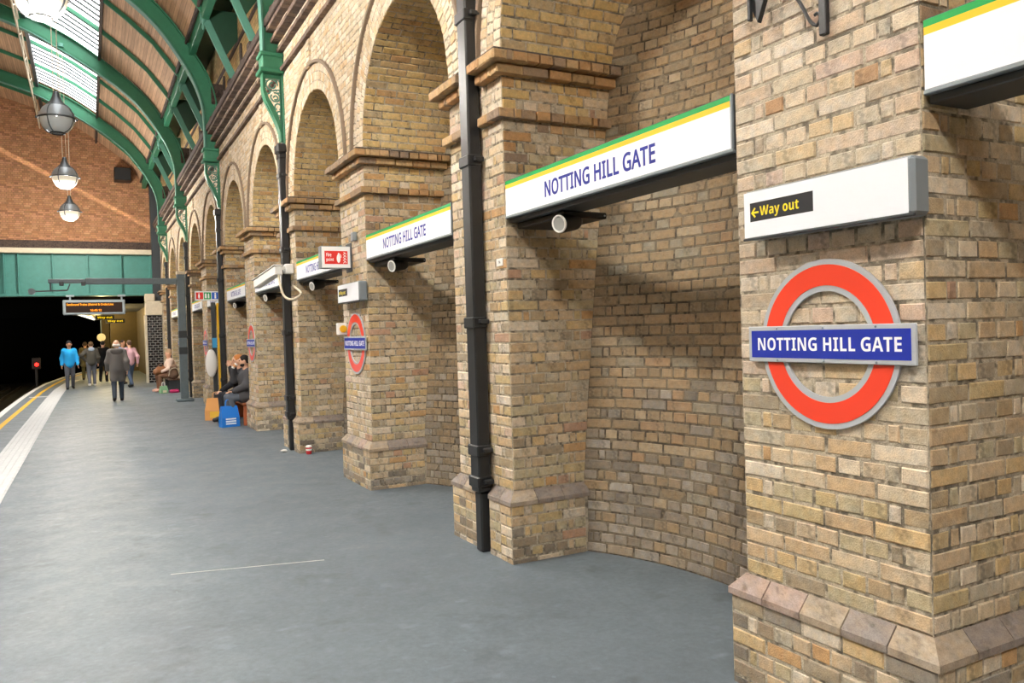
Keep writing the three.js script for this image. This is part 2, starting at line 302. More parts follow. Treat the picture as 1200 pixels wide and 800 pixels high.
function slopeSide(S, x0, x1, y0, y1, y2, e, mitre) { // the same along x, facing the camera
  const sI = S + e, A = V(x0, y0, S), B = V(x1, y0, S), C = V(x0, y1, S), D = V(x1, y1, S), E = V(x0 + (mitre ? e : 0), y2, sI), F = V(x1, y2, sI);
  const P = [], UV = []; const q = (a, b, c, d) => { for (const p of [a, b, c, a, c, d]) { P.push(p.x, p.y, p.z); UV.push(p.x, p.y - p.z); } };
  q(A, B, D, C); q(C, D, F, E);
  const G = V(x0 + (mitre ? e : 0), y0, sI), H = V(x1, y0, sI); q(G, A, C, E); q(B, H, F, D); q(B, A, G, H);
  const g = new THREE.BufferGeometry(); g.setAttribute('position', new THREE.Float32BufferAttribute(P, 3)); g.setAttribute('uv', new THREE.Float32BufferAttribute(UV, 2)); g.computeVertexNormals(); return g;
}
const pierLabels = {
  0: 'nearest big brick pier carrying the large roundel and the Way out sign', 1: 'brick pier with the nearest black rainwater pipe down its face',
  2: 'brick pier with the red fire point sign and a small roundel', 3: 'brick pier with a black rainwater pipe, red cup at its foot', 4: 'brick pier with a narrow roundel, right beside the seated couple',
  5: 'brick pier behind the yellow pole, just beyond the seated couple', 6: 'brick pier with a thin roundel left of the white oval', 7: 'brick pier right behind the grey gantry post',
  8: 'brick pier beside the seated woman in a beanie', 9: 'far brick pier half hidden behind the grey gantry post', 10: 'farthest brick pier next to the dark tiled pillar',
};
const Y_LIP = 0.42, Y_OUT = 0.449, Y_IN = 0.52, Y_STR = 3.229, Y_COR = 3.541, Y_SLAB = 3.618, Y_CAP = 3.694;
for (let k = 0; k <= 10; k++) {
  const r = rng(100 + k), o = thing('brick_pier', pierLabels[k], 'pier'), c = new Courses(o), sR = arrisR(k), sL = arrisL(k), q = 0.0045, P = hasPipe(k) ? [pipeS(k) - PIPEW / 2 - 0.02, pipeS(k) + PIPEW / 2 + 0.02] : null;
  const xb = (y) => 3.27 + batter(y);
  // cores of mortar
  part(o, 'mortar_core', merge([pbox(DW + q, 4.25, 0, Y_CAP, sR + q, sL - q, 0), pbox(DW - EP + q, 3.32, 0, Y_LIP + 0.01, sR - EP + q, P ? P[0] : sL + EP - q, 0), ...(P ? [pbox(DW - EP + q, 3.32, 0, Y_LIP + 0.01, P[1], sL + EP - q, 0)] : [])]), M.mortar);
  // shaft
  const zoneOf = (s, y) => (k === 0 ? (y > 1.25 + 0.3 * r() ? 'pale' : 'stock') : (r() < 0.55 ? 'stock' : 'pale'));
  const rows = 35, h = (Y_STR - Y_IN) / rows;
  for (let i = 0; i < rows; i++) {
    const y0 = Y_IN + i * h, y1 = y0 + h;
    frontCourse(c, DW, sR + 0.003, sL - 0.003, y0, y1, i % 2, zoneOf, r);
    sideCourse(c, sR, DW + 0.001, xb(y0) + 0.03, y0, y1, (i + 1) % 2, () => (y0 > 2.6 ? (r() < 0.5 ? 'band' : 'stock') : 'stock'), r);
  }
  // plinth
  const D = DW - EP, pR = sR - EP, pL = sL + EP;
  for (let i = 0; i < 6; i++) {
    const y1 = Y_LIP - i * 0.0765, y0 = Math.max(-0.02, y1 - 0.0765); if (y1 < 0.02) break;
    const z = () => (i > 3 ? (r() < 0.6 ? 'grime' : 'stock') : (r() < 0.18 ? 'grime' : 'stock'));
    if (P) { frontCourse(c, D, pR + 0.003, P[0], y0, y1, i % 2, z, r); frontCourse(c, D, P[1], pL - 0.003, y0, y1, i % 2, z, r); } else frontCourse(c, D, pR + 0.003, pL - 0.003, y0, y1, i % 2, z, r);
    sideCourse(c, pR, D + 0.001, 3.30, y0, y1, (i + 1) % 2, z, r);
  }
  const lay = (s0, s1, m0, m1) => { const n = Math.max(1, Math.round((s1 - s0) / 0.225)); for (let i = 0; i < n; i++) { const a = s0 + (s1 - s0) * i / n, b = s0 + (s1 - s0) * (i + 1) / n; part(o, 'plinth_brick', slope(D - 0.008, DW, Y_LIP, Y_OUT, Y_IN, a + (i ? 0.003 : 0), b - (i < n - 1 ? 0.003 : 0), m0 && !i, m1 && i === n - 1), M.bevel[Math.floor(r() * 3)]); } };
  if (P) { lay(pR - 0.008, P[0], true, false); lay(P[1], pL + 0.008, false, true); } else lay(pR - 0.008, pL + 0.008, true, true);
  for (let i = 0, n = 3; i < n; i++) { const x0 = D - 0.008, x1 = 3.33; part(o, 'plinth_brick', slopeSide(pR - 0.008, x0 + (x1 - x0) * i / n + (i ? 0.003 : 0), x0 + (x1 - x0) * (i + 1) / n, Y_LIP, Y_OUT, Y_IN, EP + 0.008, !i), M.bevel[i === 0 ? 1 : 2]); }
  // capital: string course, three courses, corbel, slab, cement weathering
  const band = (y0, y1, p, kind, z) => { frontCourse(c, DW - p, sR - p + 0.003, sL + p - 0.003, y0, y1, kind, z, r, P, true); sideCourse(c, sR - p, DW - p + 0.001, xb(y0) + 0.03, y0, y1, 1 - kind, z, r, true); };
  band(Y_STR, Y_STR + 0.0765, 0.052, 0, 'band');
  for (let i = 0; i < 3; i++) { const y0 = Y_STR + 0.0765 + i * 0.0785; frontCourse(c, DW, sR + 0.003, sL - 0.003, y0, y0 + 0.0785, i % 2, 'pale', r); sideCourse(c, sR, DW + 0.001, xb(y0) + 0.03, y0, y0 + 0.0785, (i + 1) % 2, () => (r() < 0.5 ? 'stock' : 'yellow'), r); }
  band(Y_COR, Y_SLAB, 0.068, 1, 'band'); band(Y_SLAB, Y_CAP, 0.128, 0, 'band');
  const top = (s0, s1) => pbox(DW - 0.112, xb(3.7) + 0.05, Y_CAP - 0.012, Y_CAP + 0.014, s0, s1, 0.006);
  part(o, 'cement_weathering', merge(P ? [top(sR - 0.112, P[0]), top(P[1], sL + 0.112), pbox(DW - 0.01, xb(3.7), Y_CAP - 0.012, Y_CAP + 0.014, P[0], P[1], 0.004)] : [top(sR - 0.112, sL + 0.112)]), M.cement, 'dark cement weathering on the capital');
  c.build(300, 8);
}

// ------------------------------------------------------------------ upper arcade wall, one bay each: from pier centre to pier centre
const shapeAt = (pts) => { const s = new THREE.Shape(); pts.forEach(([a, b], i) => (i ? s.lineTo(a, b) : s.moveTo(a, b))); return s; };
function archCore(s0, s1, cs, rad, y0, y1, x0, x1) { // wall from s0 to s1 with an arch cut out of its foot
  const pts = [[s0, y0], [cs - rad, y0]]; for (let i = 0; i <= 28; i++) { const a = Math.PI * (1 - i / 28); pts.push([cs + rad * Math.cos(a), YSPRING + rad * Math.sin(a)]); } pts.push([cs + rad, y0], [s1, y0], [s1, y1], [s0, y1]);
  const g = new THREE.ExtrudeGeometry(shapeAt(pts), { depth: x1 - x0, bevelEnabled: false, curveSegments: 4 });
  // shape x -> s, shape y -> y, depth -> x
  return g.applyMatrix4(new THREE.Matrix4().set(0, 0, 1, x0, 0, 1, 0, 0, -1, 0, 0, 0, 0, 0, 0, 1));
}
const HOOD0 = RAD + 0.335, HOOD1 = RAD + 0.362;
for (let k = -1; k <= 9; k++) {
  const r = rng(300 + k), o = struct('wall_right', 'upper arcade wall with a round brick arch between two piers', 'wall'), c = new Courses(o);
  const a0 = arrisR(k) + PW / 2, a1 = a0 + BAY, cs = arrisL(k) + OPEN / 2, q = 0.006;
  part(o, 'mortar_core', archCore(a0, a1, cs, RAD + q, Y_CAP, YTOP, DW + q, 4.25), M.mortar);
  // soffit and jambs: running bond in courses along the curve
  const n = Math.round(Math.PI * RAD / CO), step = Math.PI / n;
  for (let i = 0; i < n; i++) {
    const th = (i + 0.5) * step, s = cs + RAD * Math.cos(th), y = YSPRING + RAD * Math.sin(th), N = new THREE.Vector3(0, -Math.sin(th), Math.cos(th)), U = new THREE.Vector3(0, Math.cos(th), Math.sin(th));
    const xe = backX(k, Math.max(arrisL(k) + 0.01, Math.min(arrisR(k + 1) - 0.01, s)), Math.min(y, 4.9)) + 0.05;
    for (const [b0, b1] of bond(xe - DW, 2 + i % 2, r)) c.add(V(DW + 0.002 + (b0 + b1) / 2, y, s), TX, U, N, b1 - b0 - J, RAD * step - J * 0.9, 'yellow', r);
  }
  for (const s of [arrisR(k + 1), ]) sideCourse(c, s, DW + 0.002, backX(k, arrisR(k + 1) - 0.01, 3.7) + 0.05, Y_CAP + 0.012, YSPRING, 2, 'yellow', r);
  // three rings of headers round the arch
  for (let g = 0; g < 3; g++) {
    const rr = RAD + 0.056 + g * 0.112, m = Math.round(Math.PI * rr / 0.0775);
    for (let i = 0; i < m; i++) { const th = (i + 0.5) / m * Math.PI, rad = new THREE.Vector3(0, Math.sin(th), -Math.cos(th)), tan = new THREE.Vector3(0, Math.cos(th), Math.sin(th)); c.add(V(DW, YSPRING + rr * Math.sin(th), cs + rr * Math.cos(th)), rad, tan.clone().negate().cross(rad).dot(NX) > 0 ? tan : tan.clone().negate(), NX, 0.112 - J, Math.PI * rr / m - J, 'cream', r); }
  }
  // spandrels
  const y0s = Y_CAP + 0.014, rows = Math.round((5.62 - y0s) / CO), hh = (5.62 - y0s) / rows;
  for (let i = 0; i < rows; i++) {
    const y0 = y0s + i * hh, y1 = y0 + hh, ym = (y0 + y1) / 2, dy = ym - YSPRING, half = dy < 0 ? HOOD1 : dy < HOOD1 ? Math.sqrt(HOOD1 * HOOD1 - dy * dy) : 0;
    const runs = half > 0.02 ? [[a0, cs - half], [cs + half, a1]] : [[a0, a1]];
    for (const [s0, s1] of runs) if (s1 - s0 > 0.03) frontCourse(c, DW, s0, s1, y0, y1, i % 2, 'cream', r, half < 0.02 ? [cs - 0.075, cs + 0.075] : null);
  }
  // projecting key strip above the crown
  for (let i = 0; i < 5; i++) c.add(V(DW - 0.03, YSPRING + HOOD1 + 0.045 + i * 0.077 - 0.06, cs), TZ, UPV, NX, 0.14, 0.067, 'cream', r, true);
  // string and cornice
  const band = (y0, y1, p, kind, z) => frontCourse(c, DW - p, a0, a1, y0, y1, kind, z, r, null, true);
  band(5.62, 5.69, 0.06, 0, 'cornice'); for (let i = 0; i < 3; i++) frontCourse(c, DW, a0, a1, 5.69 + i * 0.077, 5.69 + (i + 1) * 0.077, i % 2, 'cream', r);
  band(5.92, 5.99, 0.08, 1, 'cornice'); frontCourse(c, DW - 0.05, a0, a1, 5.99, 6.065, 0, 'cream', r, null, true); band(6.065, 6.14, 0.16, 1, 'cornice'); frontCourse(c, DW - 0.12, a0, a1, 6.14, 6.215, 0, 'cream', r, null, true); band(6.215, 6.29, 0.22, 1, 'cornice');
  part(o, 'hood_mould', (() => { const sh = new THREE.Shape(); sh.absarc(0, 0, HOOD1, 0, Math.PI, false); sh.absarc(0, 0, HOOD0, Math.PI, 0, true); const g = new THREE.ExtrudeGeometry(sh, { depth: 0.075, bevelEnabled: true, bevelSize: 0.006, bevelThickness: 0.006, bevelSegments: 1, curveSegments: 28 }); return g.applyMatrix4(new THREE.Matrix4().set(0, 0, 1, DW - 0.03, 0, 1, 0, YSPRING, -1, 0, 0, -cs, 0, 0, 0, 1)); })(), M.hood, 'brown moulding round the arch');
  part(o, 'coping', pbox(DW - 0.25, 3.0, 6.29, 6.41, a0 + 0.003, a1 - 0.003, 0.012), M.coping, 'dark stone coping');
  c.build(300, 8);
}

// ------------------------------------------------------------------ concave back walls of the recesses
for (let k = -1; k <= 9; k++) {
  const r = rng(500 + k), o = struct('wall_recess', 'concave grimy brick wall at the back of an arched recess', 'wall'), c = new Courses(o), b0 = arrisL(k), b1 = arrisR(k + 1), cs = (b0 + b1) / 2, TH = Math.asin(RAD / PLAN_R);
  const at = (th, y, d = 0) => V(3.27 + batter(y) + PLAN_R * Math.cos(th) - (PLAN_R - SAG) + d, y, cs + PLAN_R * Math.sin(th));
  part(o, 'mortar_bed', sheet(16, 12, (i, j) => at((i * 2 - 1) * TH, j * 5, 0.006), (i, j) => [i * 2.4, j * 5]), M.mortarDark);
  const rows = Math.ceil(4.95 / CO);
  for (let i = 0; i < rows; i++) {
    const y0 = i * CO, y1 = y0 + CO, ym = (y0 + y1) / 2; let lim = TH; if (ym > YSPRING + 0.1) { const d = ym - YSPRING - 0.05; if (d > RAD) continue; lim = Math.asin(Math.sqrt(RAD * RAD - d * d) / PLAN_R); }
    const W = 2 * lim * PLAN_R;
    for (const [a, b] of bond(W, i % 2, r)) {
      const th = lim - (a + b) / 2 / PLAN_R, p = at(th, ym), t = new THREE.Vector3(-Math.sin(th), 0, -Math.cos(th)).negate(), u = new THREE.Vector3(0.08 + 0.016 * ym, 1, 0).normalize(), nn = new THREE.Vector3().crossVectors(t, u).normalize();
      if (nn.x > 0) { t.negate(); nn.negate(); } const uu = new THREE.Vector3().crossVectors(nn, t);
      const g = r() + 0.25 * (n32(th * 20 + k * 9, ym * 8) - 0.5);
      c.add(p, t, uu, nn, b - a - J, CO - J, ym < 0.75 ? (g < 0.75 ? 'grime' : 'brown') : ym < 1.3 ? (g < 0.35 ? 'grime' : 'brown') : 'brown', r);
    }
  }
  c.build(300, 8);
}

// ------------------------------------------------------------------ platform, track, hall shell
const HALL0 = -14.1, HALL1 = 36, MID = -4.7;
const lerpTable = (t) => (s) => { if (s <= t[0][0]) return t[0][1]; for (let i = 1; i < t.length; i++) if (s <= t[i][0]) { const f = (s - t[i - 1][0]) / (t[i][0] - t[i - 1][0]); return t[i - 1][1] + f * (t[i][1] - t[i - 1][1]); } return t[t.length - 1][1]; };
const edgeX = lerpTable([[20, -2.02], [25, -2.02], [30.5, -1.97], [35, -1.88], [39.4, -1.72], [43, -1.46], [47.2, -1.1], [52, -0.5], [64, 1.4]]);
const yellowX = lerpTable([[16, -1.70], [20, -1.68], [24.5, -1.62], [33, -1.50], [38, -1.32], [43.8, -1.02], [50, -0.3], [64, 1.7]]);
const tactX = lerpTable([[10, -0.89], [18, -0.87], [29, -0.82], [34, -0.76], [40, -0.52], [46, -0.05], [52, 0.6], [64, 2.3]]);
function strip(xa, xb, y0, y1, s0, s1, n) { // a ribbon of given thickness that follows two curves
  const f = (u, v, y) => { const s = s0 + (s1 - s0) * v; return V(xa(s) + (xb(s) - xa(s)) * u, y, s); };
  const top = sheet(1, n, (u, v) => f(u, v, y1), (u, v) => { const p = f(u, v, 0); return [p.x, p.z]; });
  const l = sheet(1, n, (u, v) => f(0, v, y0 + (y1 - y0) * u), (u, v) => [u * (y1 - y0), v * (s1 - s0)]), r2 = sheet(1, n, (u, v) => f(1, v, y1 + (y0 - y1) * u), (u, v) => [u * (y1 - y0), v * (s1 - s0)]);
  return merge([top, l, r2]);
}
{
  const fl = struct('floor', 'smooth grey painted platform floor', 'floor');
  part(fl, 'platform_slab', strip((s) => edgeX(s) + 0.14, () => 4.3, -1.2, 0, HALL0, 64, 90), M.floor);
  part(fl, 'edge_coping', strip(edgeX, (s) => edgeX(s) + 0.14, -1.2, 0.004, HALL0, 64, 90), M.whitePaint, 'white platform edge');
  part(fl, 'yellow_line', strip((s) => yellowX(s) - 0.05, (s) => yellowX(s) + 0.06, -0.02, 0.003, HALL0, 64, 90), M.yellowPaint, 'yellow safety line');
  part(fl, 'tactile_strip', strip((s) => tactX(s) - 0.4, tactX, -0.02, 0.004, HALL0, 42, 90), M.tactile, 'white ribbed tactile strip');
  for (let i = 0; i < 5; i++) part(fl, 'tactile_rib', strip((s) => tactX(s) - 0.378 + i * 0.08, (s) => tactX(s) - 0.342 + i * 0.08, 0, 0.009, HALL0, 42, 90), M.tactile);
  part(fl, 'painted_bar', merge([pbox(-1.72, -1.2, 0, 0.004, 29.8, 30.1, 0)]), M.whitePaint, 'short white bar across the platform edge');
  part(fl, 'chalk_line', bar(V(0.474, 0.0015, 6.295), V(1.526, 0.0015, 6.023), 0.008, 0.003), M.whitePaint, 'thin white scored line on the floor');
  const tb = struct('floor', 'dark sooty trackbed beside the platform', 'trackbed');
  part(tb, 'ballast', pbox(-9, 5, -1.35, -1.15, HALL0, 70, 0), M.trackbed);
  for (const x of [-3.2, -4.0, -4.64, -5.9, -6.6, -7.3]) part(tb, 'rail', pbox(x - 0.035, x + 0.035, -1.15, -1.0, HALL0, 62, 0.01), M.rail);
  const fo = struct('floor', 'platform floor on the far side of the tracks', 'floor');
  part(fo, 'platform_slab', pbox(-14, -7.5, -1.2, 0, HALL0, HALL1, 0.01), M.floor);
  const wl = struct('wall_left', 'brick wall on the far side of the tracks', 'wall');
  part(wl, 'brick_face', pbox(-12.6, -12.2, 0, 8.4, HALL0, HALL1, 0), M.farBrickYellow);
  const wb = struct('wall_back', 'brick wall closing the hall behind the camera', 'wall');
  part(wb, 'brick_face', pbox(-12.6, 4.3, -1.2, 11.6, HALL0 - 0.4, HALL0, 0), M.farBrick);
  const wr = struct('wall_outer', 'dark retaining mass behind the arcade', 'wall');
  part(wr, 'retaining_mass', pbox(4.25, 4.6, -1.2, 8.6, HALL0, HALL1, 0), M.soot);
  const wu = struct('wall_upper', 'yellow brick wall above the arcade ledge', 'wall');
  part(wu, 'upper_wall', pbox(2.86, 3.3, 6.3, 8.6, HALL0, HALL1, 0), M.farBrickYellow, 'yellow brick wall above the arcade ledge');
  // the piers behind the camera, plain
  const wp = struct('wall_arcade', 'plain piers of the arcade behind the camera', 'wall');
  part(wp, 'plain_pier', merge([-2, -3, -4, -5].map((k) => pbox(DW, 4.25, 0, YTOP, arrisR(k), arrisL(k), 0.01)).concat([pbox(DW, 4.25, 5.0, YTOP, HALL0, arrisR(-1) + PW / 2, 0.01), pbox(3.6, 4.25, 0, YTOP, HALL0, arrisR(-1), 0)])), M.farBrickYellow);
  part(wp, 'plain_pier', pbox(DW, 4.25, 0, Y_CAP, arrisR(-1), arrisL(-1), 0.01), M.farBrickYellow);
  part(wu, 'string_course', pbox(2.83, 2.9, 7.55, 7.63, HALL0, HALL1, 0.01), M.coping);
  // small round-headed niches in the upper wall, and the dark corbel stones
  for (let s = 3.2 - 6.58; s < 35; s += 2.193) part(wu, 'blind_slit', (() => { const sh = new THREE.Shape(); sh.moveTo(-0.11, 0); sh.lineTo(0.11, 0); sh.lineTo(0.11, 0.62); sh.absarc(0, 0.62, 0.11, 0, Math.PI, false); sh.lineTo(-0.11, 0); const g = new THREE.ExtrudeGeometry(sh, { depth: 0.03, bevelEnabled: false }); return g.applyMatrix4(new THREE.Matrix4().set(0, 0, 1, 2.835, 0, 1, 0, 6.75, -1, 0, 0, -s, 0, 0, 0, 1)); })(), M.coping);
}
// roof profile, right half, mirrored about x = MID
const LOW = [[2.43, 5.85], [2.43, 6.4], [2.40, 6.85], [2.24, 7.35], [1.92, 7.92], [1.5, 8.48], [1.0, 8.93], [0.45, 9.3], [-0.57, 9.9], [-1.3, 10.27], [-2.3, 10.6], [-3.4, 10.87], [-4.7, 10.97]];
const UPP = [[2.70, 5.85], [2.70, 6.6], [2.68, 7.02], [2.53, 7.52], [2.2, 8.07], [1.85, 8.58], [1.4, 9.05], [0.53, 9.72], [-0.29, 10.24], [-1.28, 10.66], [-2.3, 10.99], [-3.4, 11.25], [-4.7, 11.35]];
const dense = (l) => { const c = new THREE.CatmullRomCurve3(l.map(([x, y]) => new THREE.Vector3(x, y, 0))); return c.getPoints(44).map((p) => [p.x, p.y]); };
const LOWD = dense(LOW), UPPD = dense(UPP);
const roofY = (x) => { x = x < MID ? 2 * MID - x : x; const t = UPP.slice(3); for (let i = 1; i < t.length; i++) if (x >= t[i][0]) { const f = (x - t[i][0]) / (t[i - 1][0] - t[i][0]); return t[i][1] + f * (t[i - 1][1] - t[i][1]); } return 11.35; };
const mir = (p, side) => (side > 0 ? p : [2 * MID - p[0], p[1]]);
const RIBS = [-14.1, -7.52, -0.94, 5.64, 12.22, 18.8, 25.38, 31.96], RSP = 6.58;
function webShape(side) { const pts = [...LOWD, ...UPPD.slice().reverse()].map((p) => mir(p, side)); return shapeAt(side > 0 ? pts : pts.reverse()); }
function band3(list, side, s, w, t, off) { // flange following a profile
  return merge(list.slice(0, -1).map((p, i) => { const a = mir(p, side), b = mir(list[i + 1], side); return bar(V(a[0], a[1] + off * 0, s), V(b[0], b[1], s), w, t, new THREE.Vector3(0, 0, 1)).clone(); }));
}
function flange(list, side, s, w, t) { // ribbon of width w (along s) and thickness t
  const pts = list.map((p) => mir(p, side)), P = []; const n = pts.length;
  const nor = pts.map((p, i) => { const a = pts[Math.max(0, i - 1)], b = pts[Math.min(n - 1, i + 1)], d = [b[0] - a[0], b[1] - a[1]], L = Math.hypot(...d); return [-d[1] / L, d[0] / L]; });
  const at = (i, u, v) => V(pts[i][0] + nor[i][0] * t * v, pts[i][1] + nor[i][1] * t * v, s + u * w);
  const faces = [[-0.5, -0.5, 0.5, -0.5], [0.5, -0.5, 0.5, 0.5], [0.5, 0.5, -0.5, 0.5], [-0.5, 0.5, -0.5, -0.5]];
  return merge(faces.map(([u0, v0, u1, v1]) => sheet(n - 1, 1, (a, b) => at(Math.round(a * (n - 1)), u0 + (u1 - u0) * b, v0 + (v1 - v0) * b), (a, b) => [a * 8, b * 0.2])));
}
const ribLabels = ['green roof rib at the wall behind the camera', 'green roof rib one bay behind the camera', 'green roof rib right above the camera', 'green iron roof rib above the nearest pier with a pipe', 'green arched roof rib rising at top centre from the second bracket', 'broad green roof rib arching across the top left', 'green roof rib crossing the middle of the skylight', 'farthest green roof rib before the end brick wall'];
for (let i = 0; i < RIBS.length; i++) {
  const s = RIBS[i], o = thing('roof_rib', ribLabels[i], 'roof rib');
  for (const side of [1, -1]) {
    const g = new THREE.ExtrudeGeometry(webShape(side), { depth: 0.03, bevelEnabled: false }); g.translate(0, 0, -s - 0.015);
    part(o, 'web', g, M.green); part(o, 'lower_flange', flange(LOWD, side, s, 0.2, 0.025), M.greenPale); part(o, 'upper_flange', flange(UPPD, side, s, 0.2, 0.025), M.green);
    part(o, 'edge_angle', flange(LOWD.map(([x, y], j) => { const u = UPPD[j]; return [x + (u[0] - x) * 0.2, y + (u[1] - y) * 0.2]; }), side, s, 0.05, 0.02), M.green);
  }
  // rib foot: box capital, scroll bracket and iron stub on the right wall
  if (i >= 1) {
    const b = thing('wall_bracket', ['', 'green scroll bracket behind the camera', 'green scroll bracket beside the camera', 'green scroll bracket above the nearest pier with a pipe', 'largest green scroll bracket in view with pierced spandrel', 'second green scroll bracket at the foot of the broad rib', 'third green scroll bracket farther along the arcade', 'farthest green scroll bracket near the end wall'][i], 'bracket');
    part(b, 'box_capital', merge([pbox(2.40, DW, 5.66, 5.86, s - 0.13, s + 0.13, 0.015), pbox(2.36, DW, 5.60, 5.66, s - 0.18, s + 0.18, 0.012), pbox(2.37, DW, 5.84, 5.9, s - 0.16, s + 0.16, 0.012)]), M.green);
    const sp = new THREE.Shape(); sp.moveTo(2.42, 5.6); sp.lineTo(DW, 5.6); sp.lineTo(DW, 4.62); sp.lineTo(DW - 0.05, 4.62); sp.bezierCurveTo(DW - 0.06, 4.95, 2.44, 5.0, 2.42, 5.35); sp.lineTo(2.42, 5.6);
    { const h = new THREE.Path(); [[2.46, 5.55], [2.46, 5.37], [2.5, 5.26], [2.58, 5.12], [2.64, 4.98], [2.665, 4.86], [2.67, 5.55]].forEach(([a, c], n) => (n ? h.lineTo(a, c) : h.moveTo(a, c))); h.closePath(); sp.holes.push(h); }
    const pg = new THREE.ExtrudeGeometry(sp, { depth: 0.05, bevelEnabled: false, curveSegments: 10 }); pg.translate(0, 0, -s - 0.025); const plate = part(b, 'pierced_plate', pg, M.green);
    [[2.555, 5.455, 0.085], [2.56, 5.45, 0.042], [2.6, 5.28, 0.066], [2.605, 5.27, 0.03], [2.635, 5.14, 0.045], [2.65, 5.04, 0.032], [2.655, 4.96, 0.022], [2.495, 5.36, 0.036], [2.645, 5.37, 0.024], [2.645, 5.53, 0.022], [2.475, 5.53, 0.02]].forEach(([x, y, q], n) => { const t = new THREE.TorusGeometry(q, 0.011, 6, 16, Math.PI * 1.75); t.rotateZ(n * 1.3); t.translate(x, y, -s); part(plate, 'scroll', t, M.greenPale); });
    const lowEdge = [[2.42, 5.6], [2.42, 5.35], [2.46, 5.2], [2.53, 5.05], [2.60, 4.9], [2.65, 4.75], [2.66, 4.62]];
    part(b, 'edge_flange', flange(lowEdge, 1, s, 0.17, 0.022), M.green); part(b, 'wall_plate', pbox(DW - 0.025, DW, 4.55, 5.6, s - 0.1, s + 0.1, 0.005), M.green);
  }
}
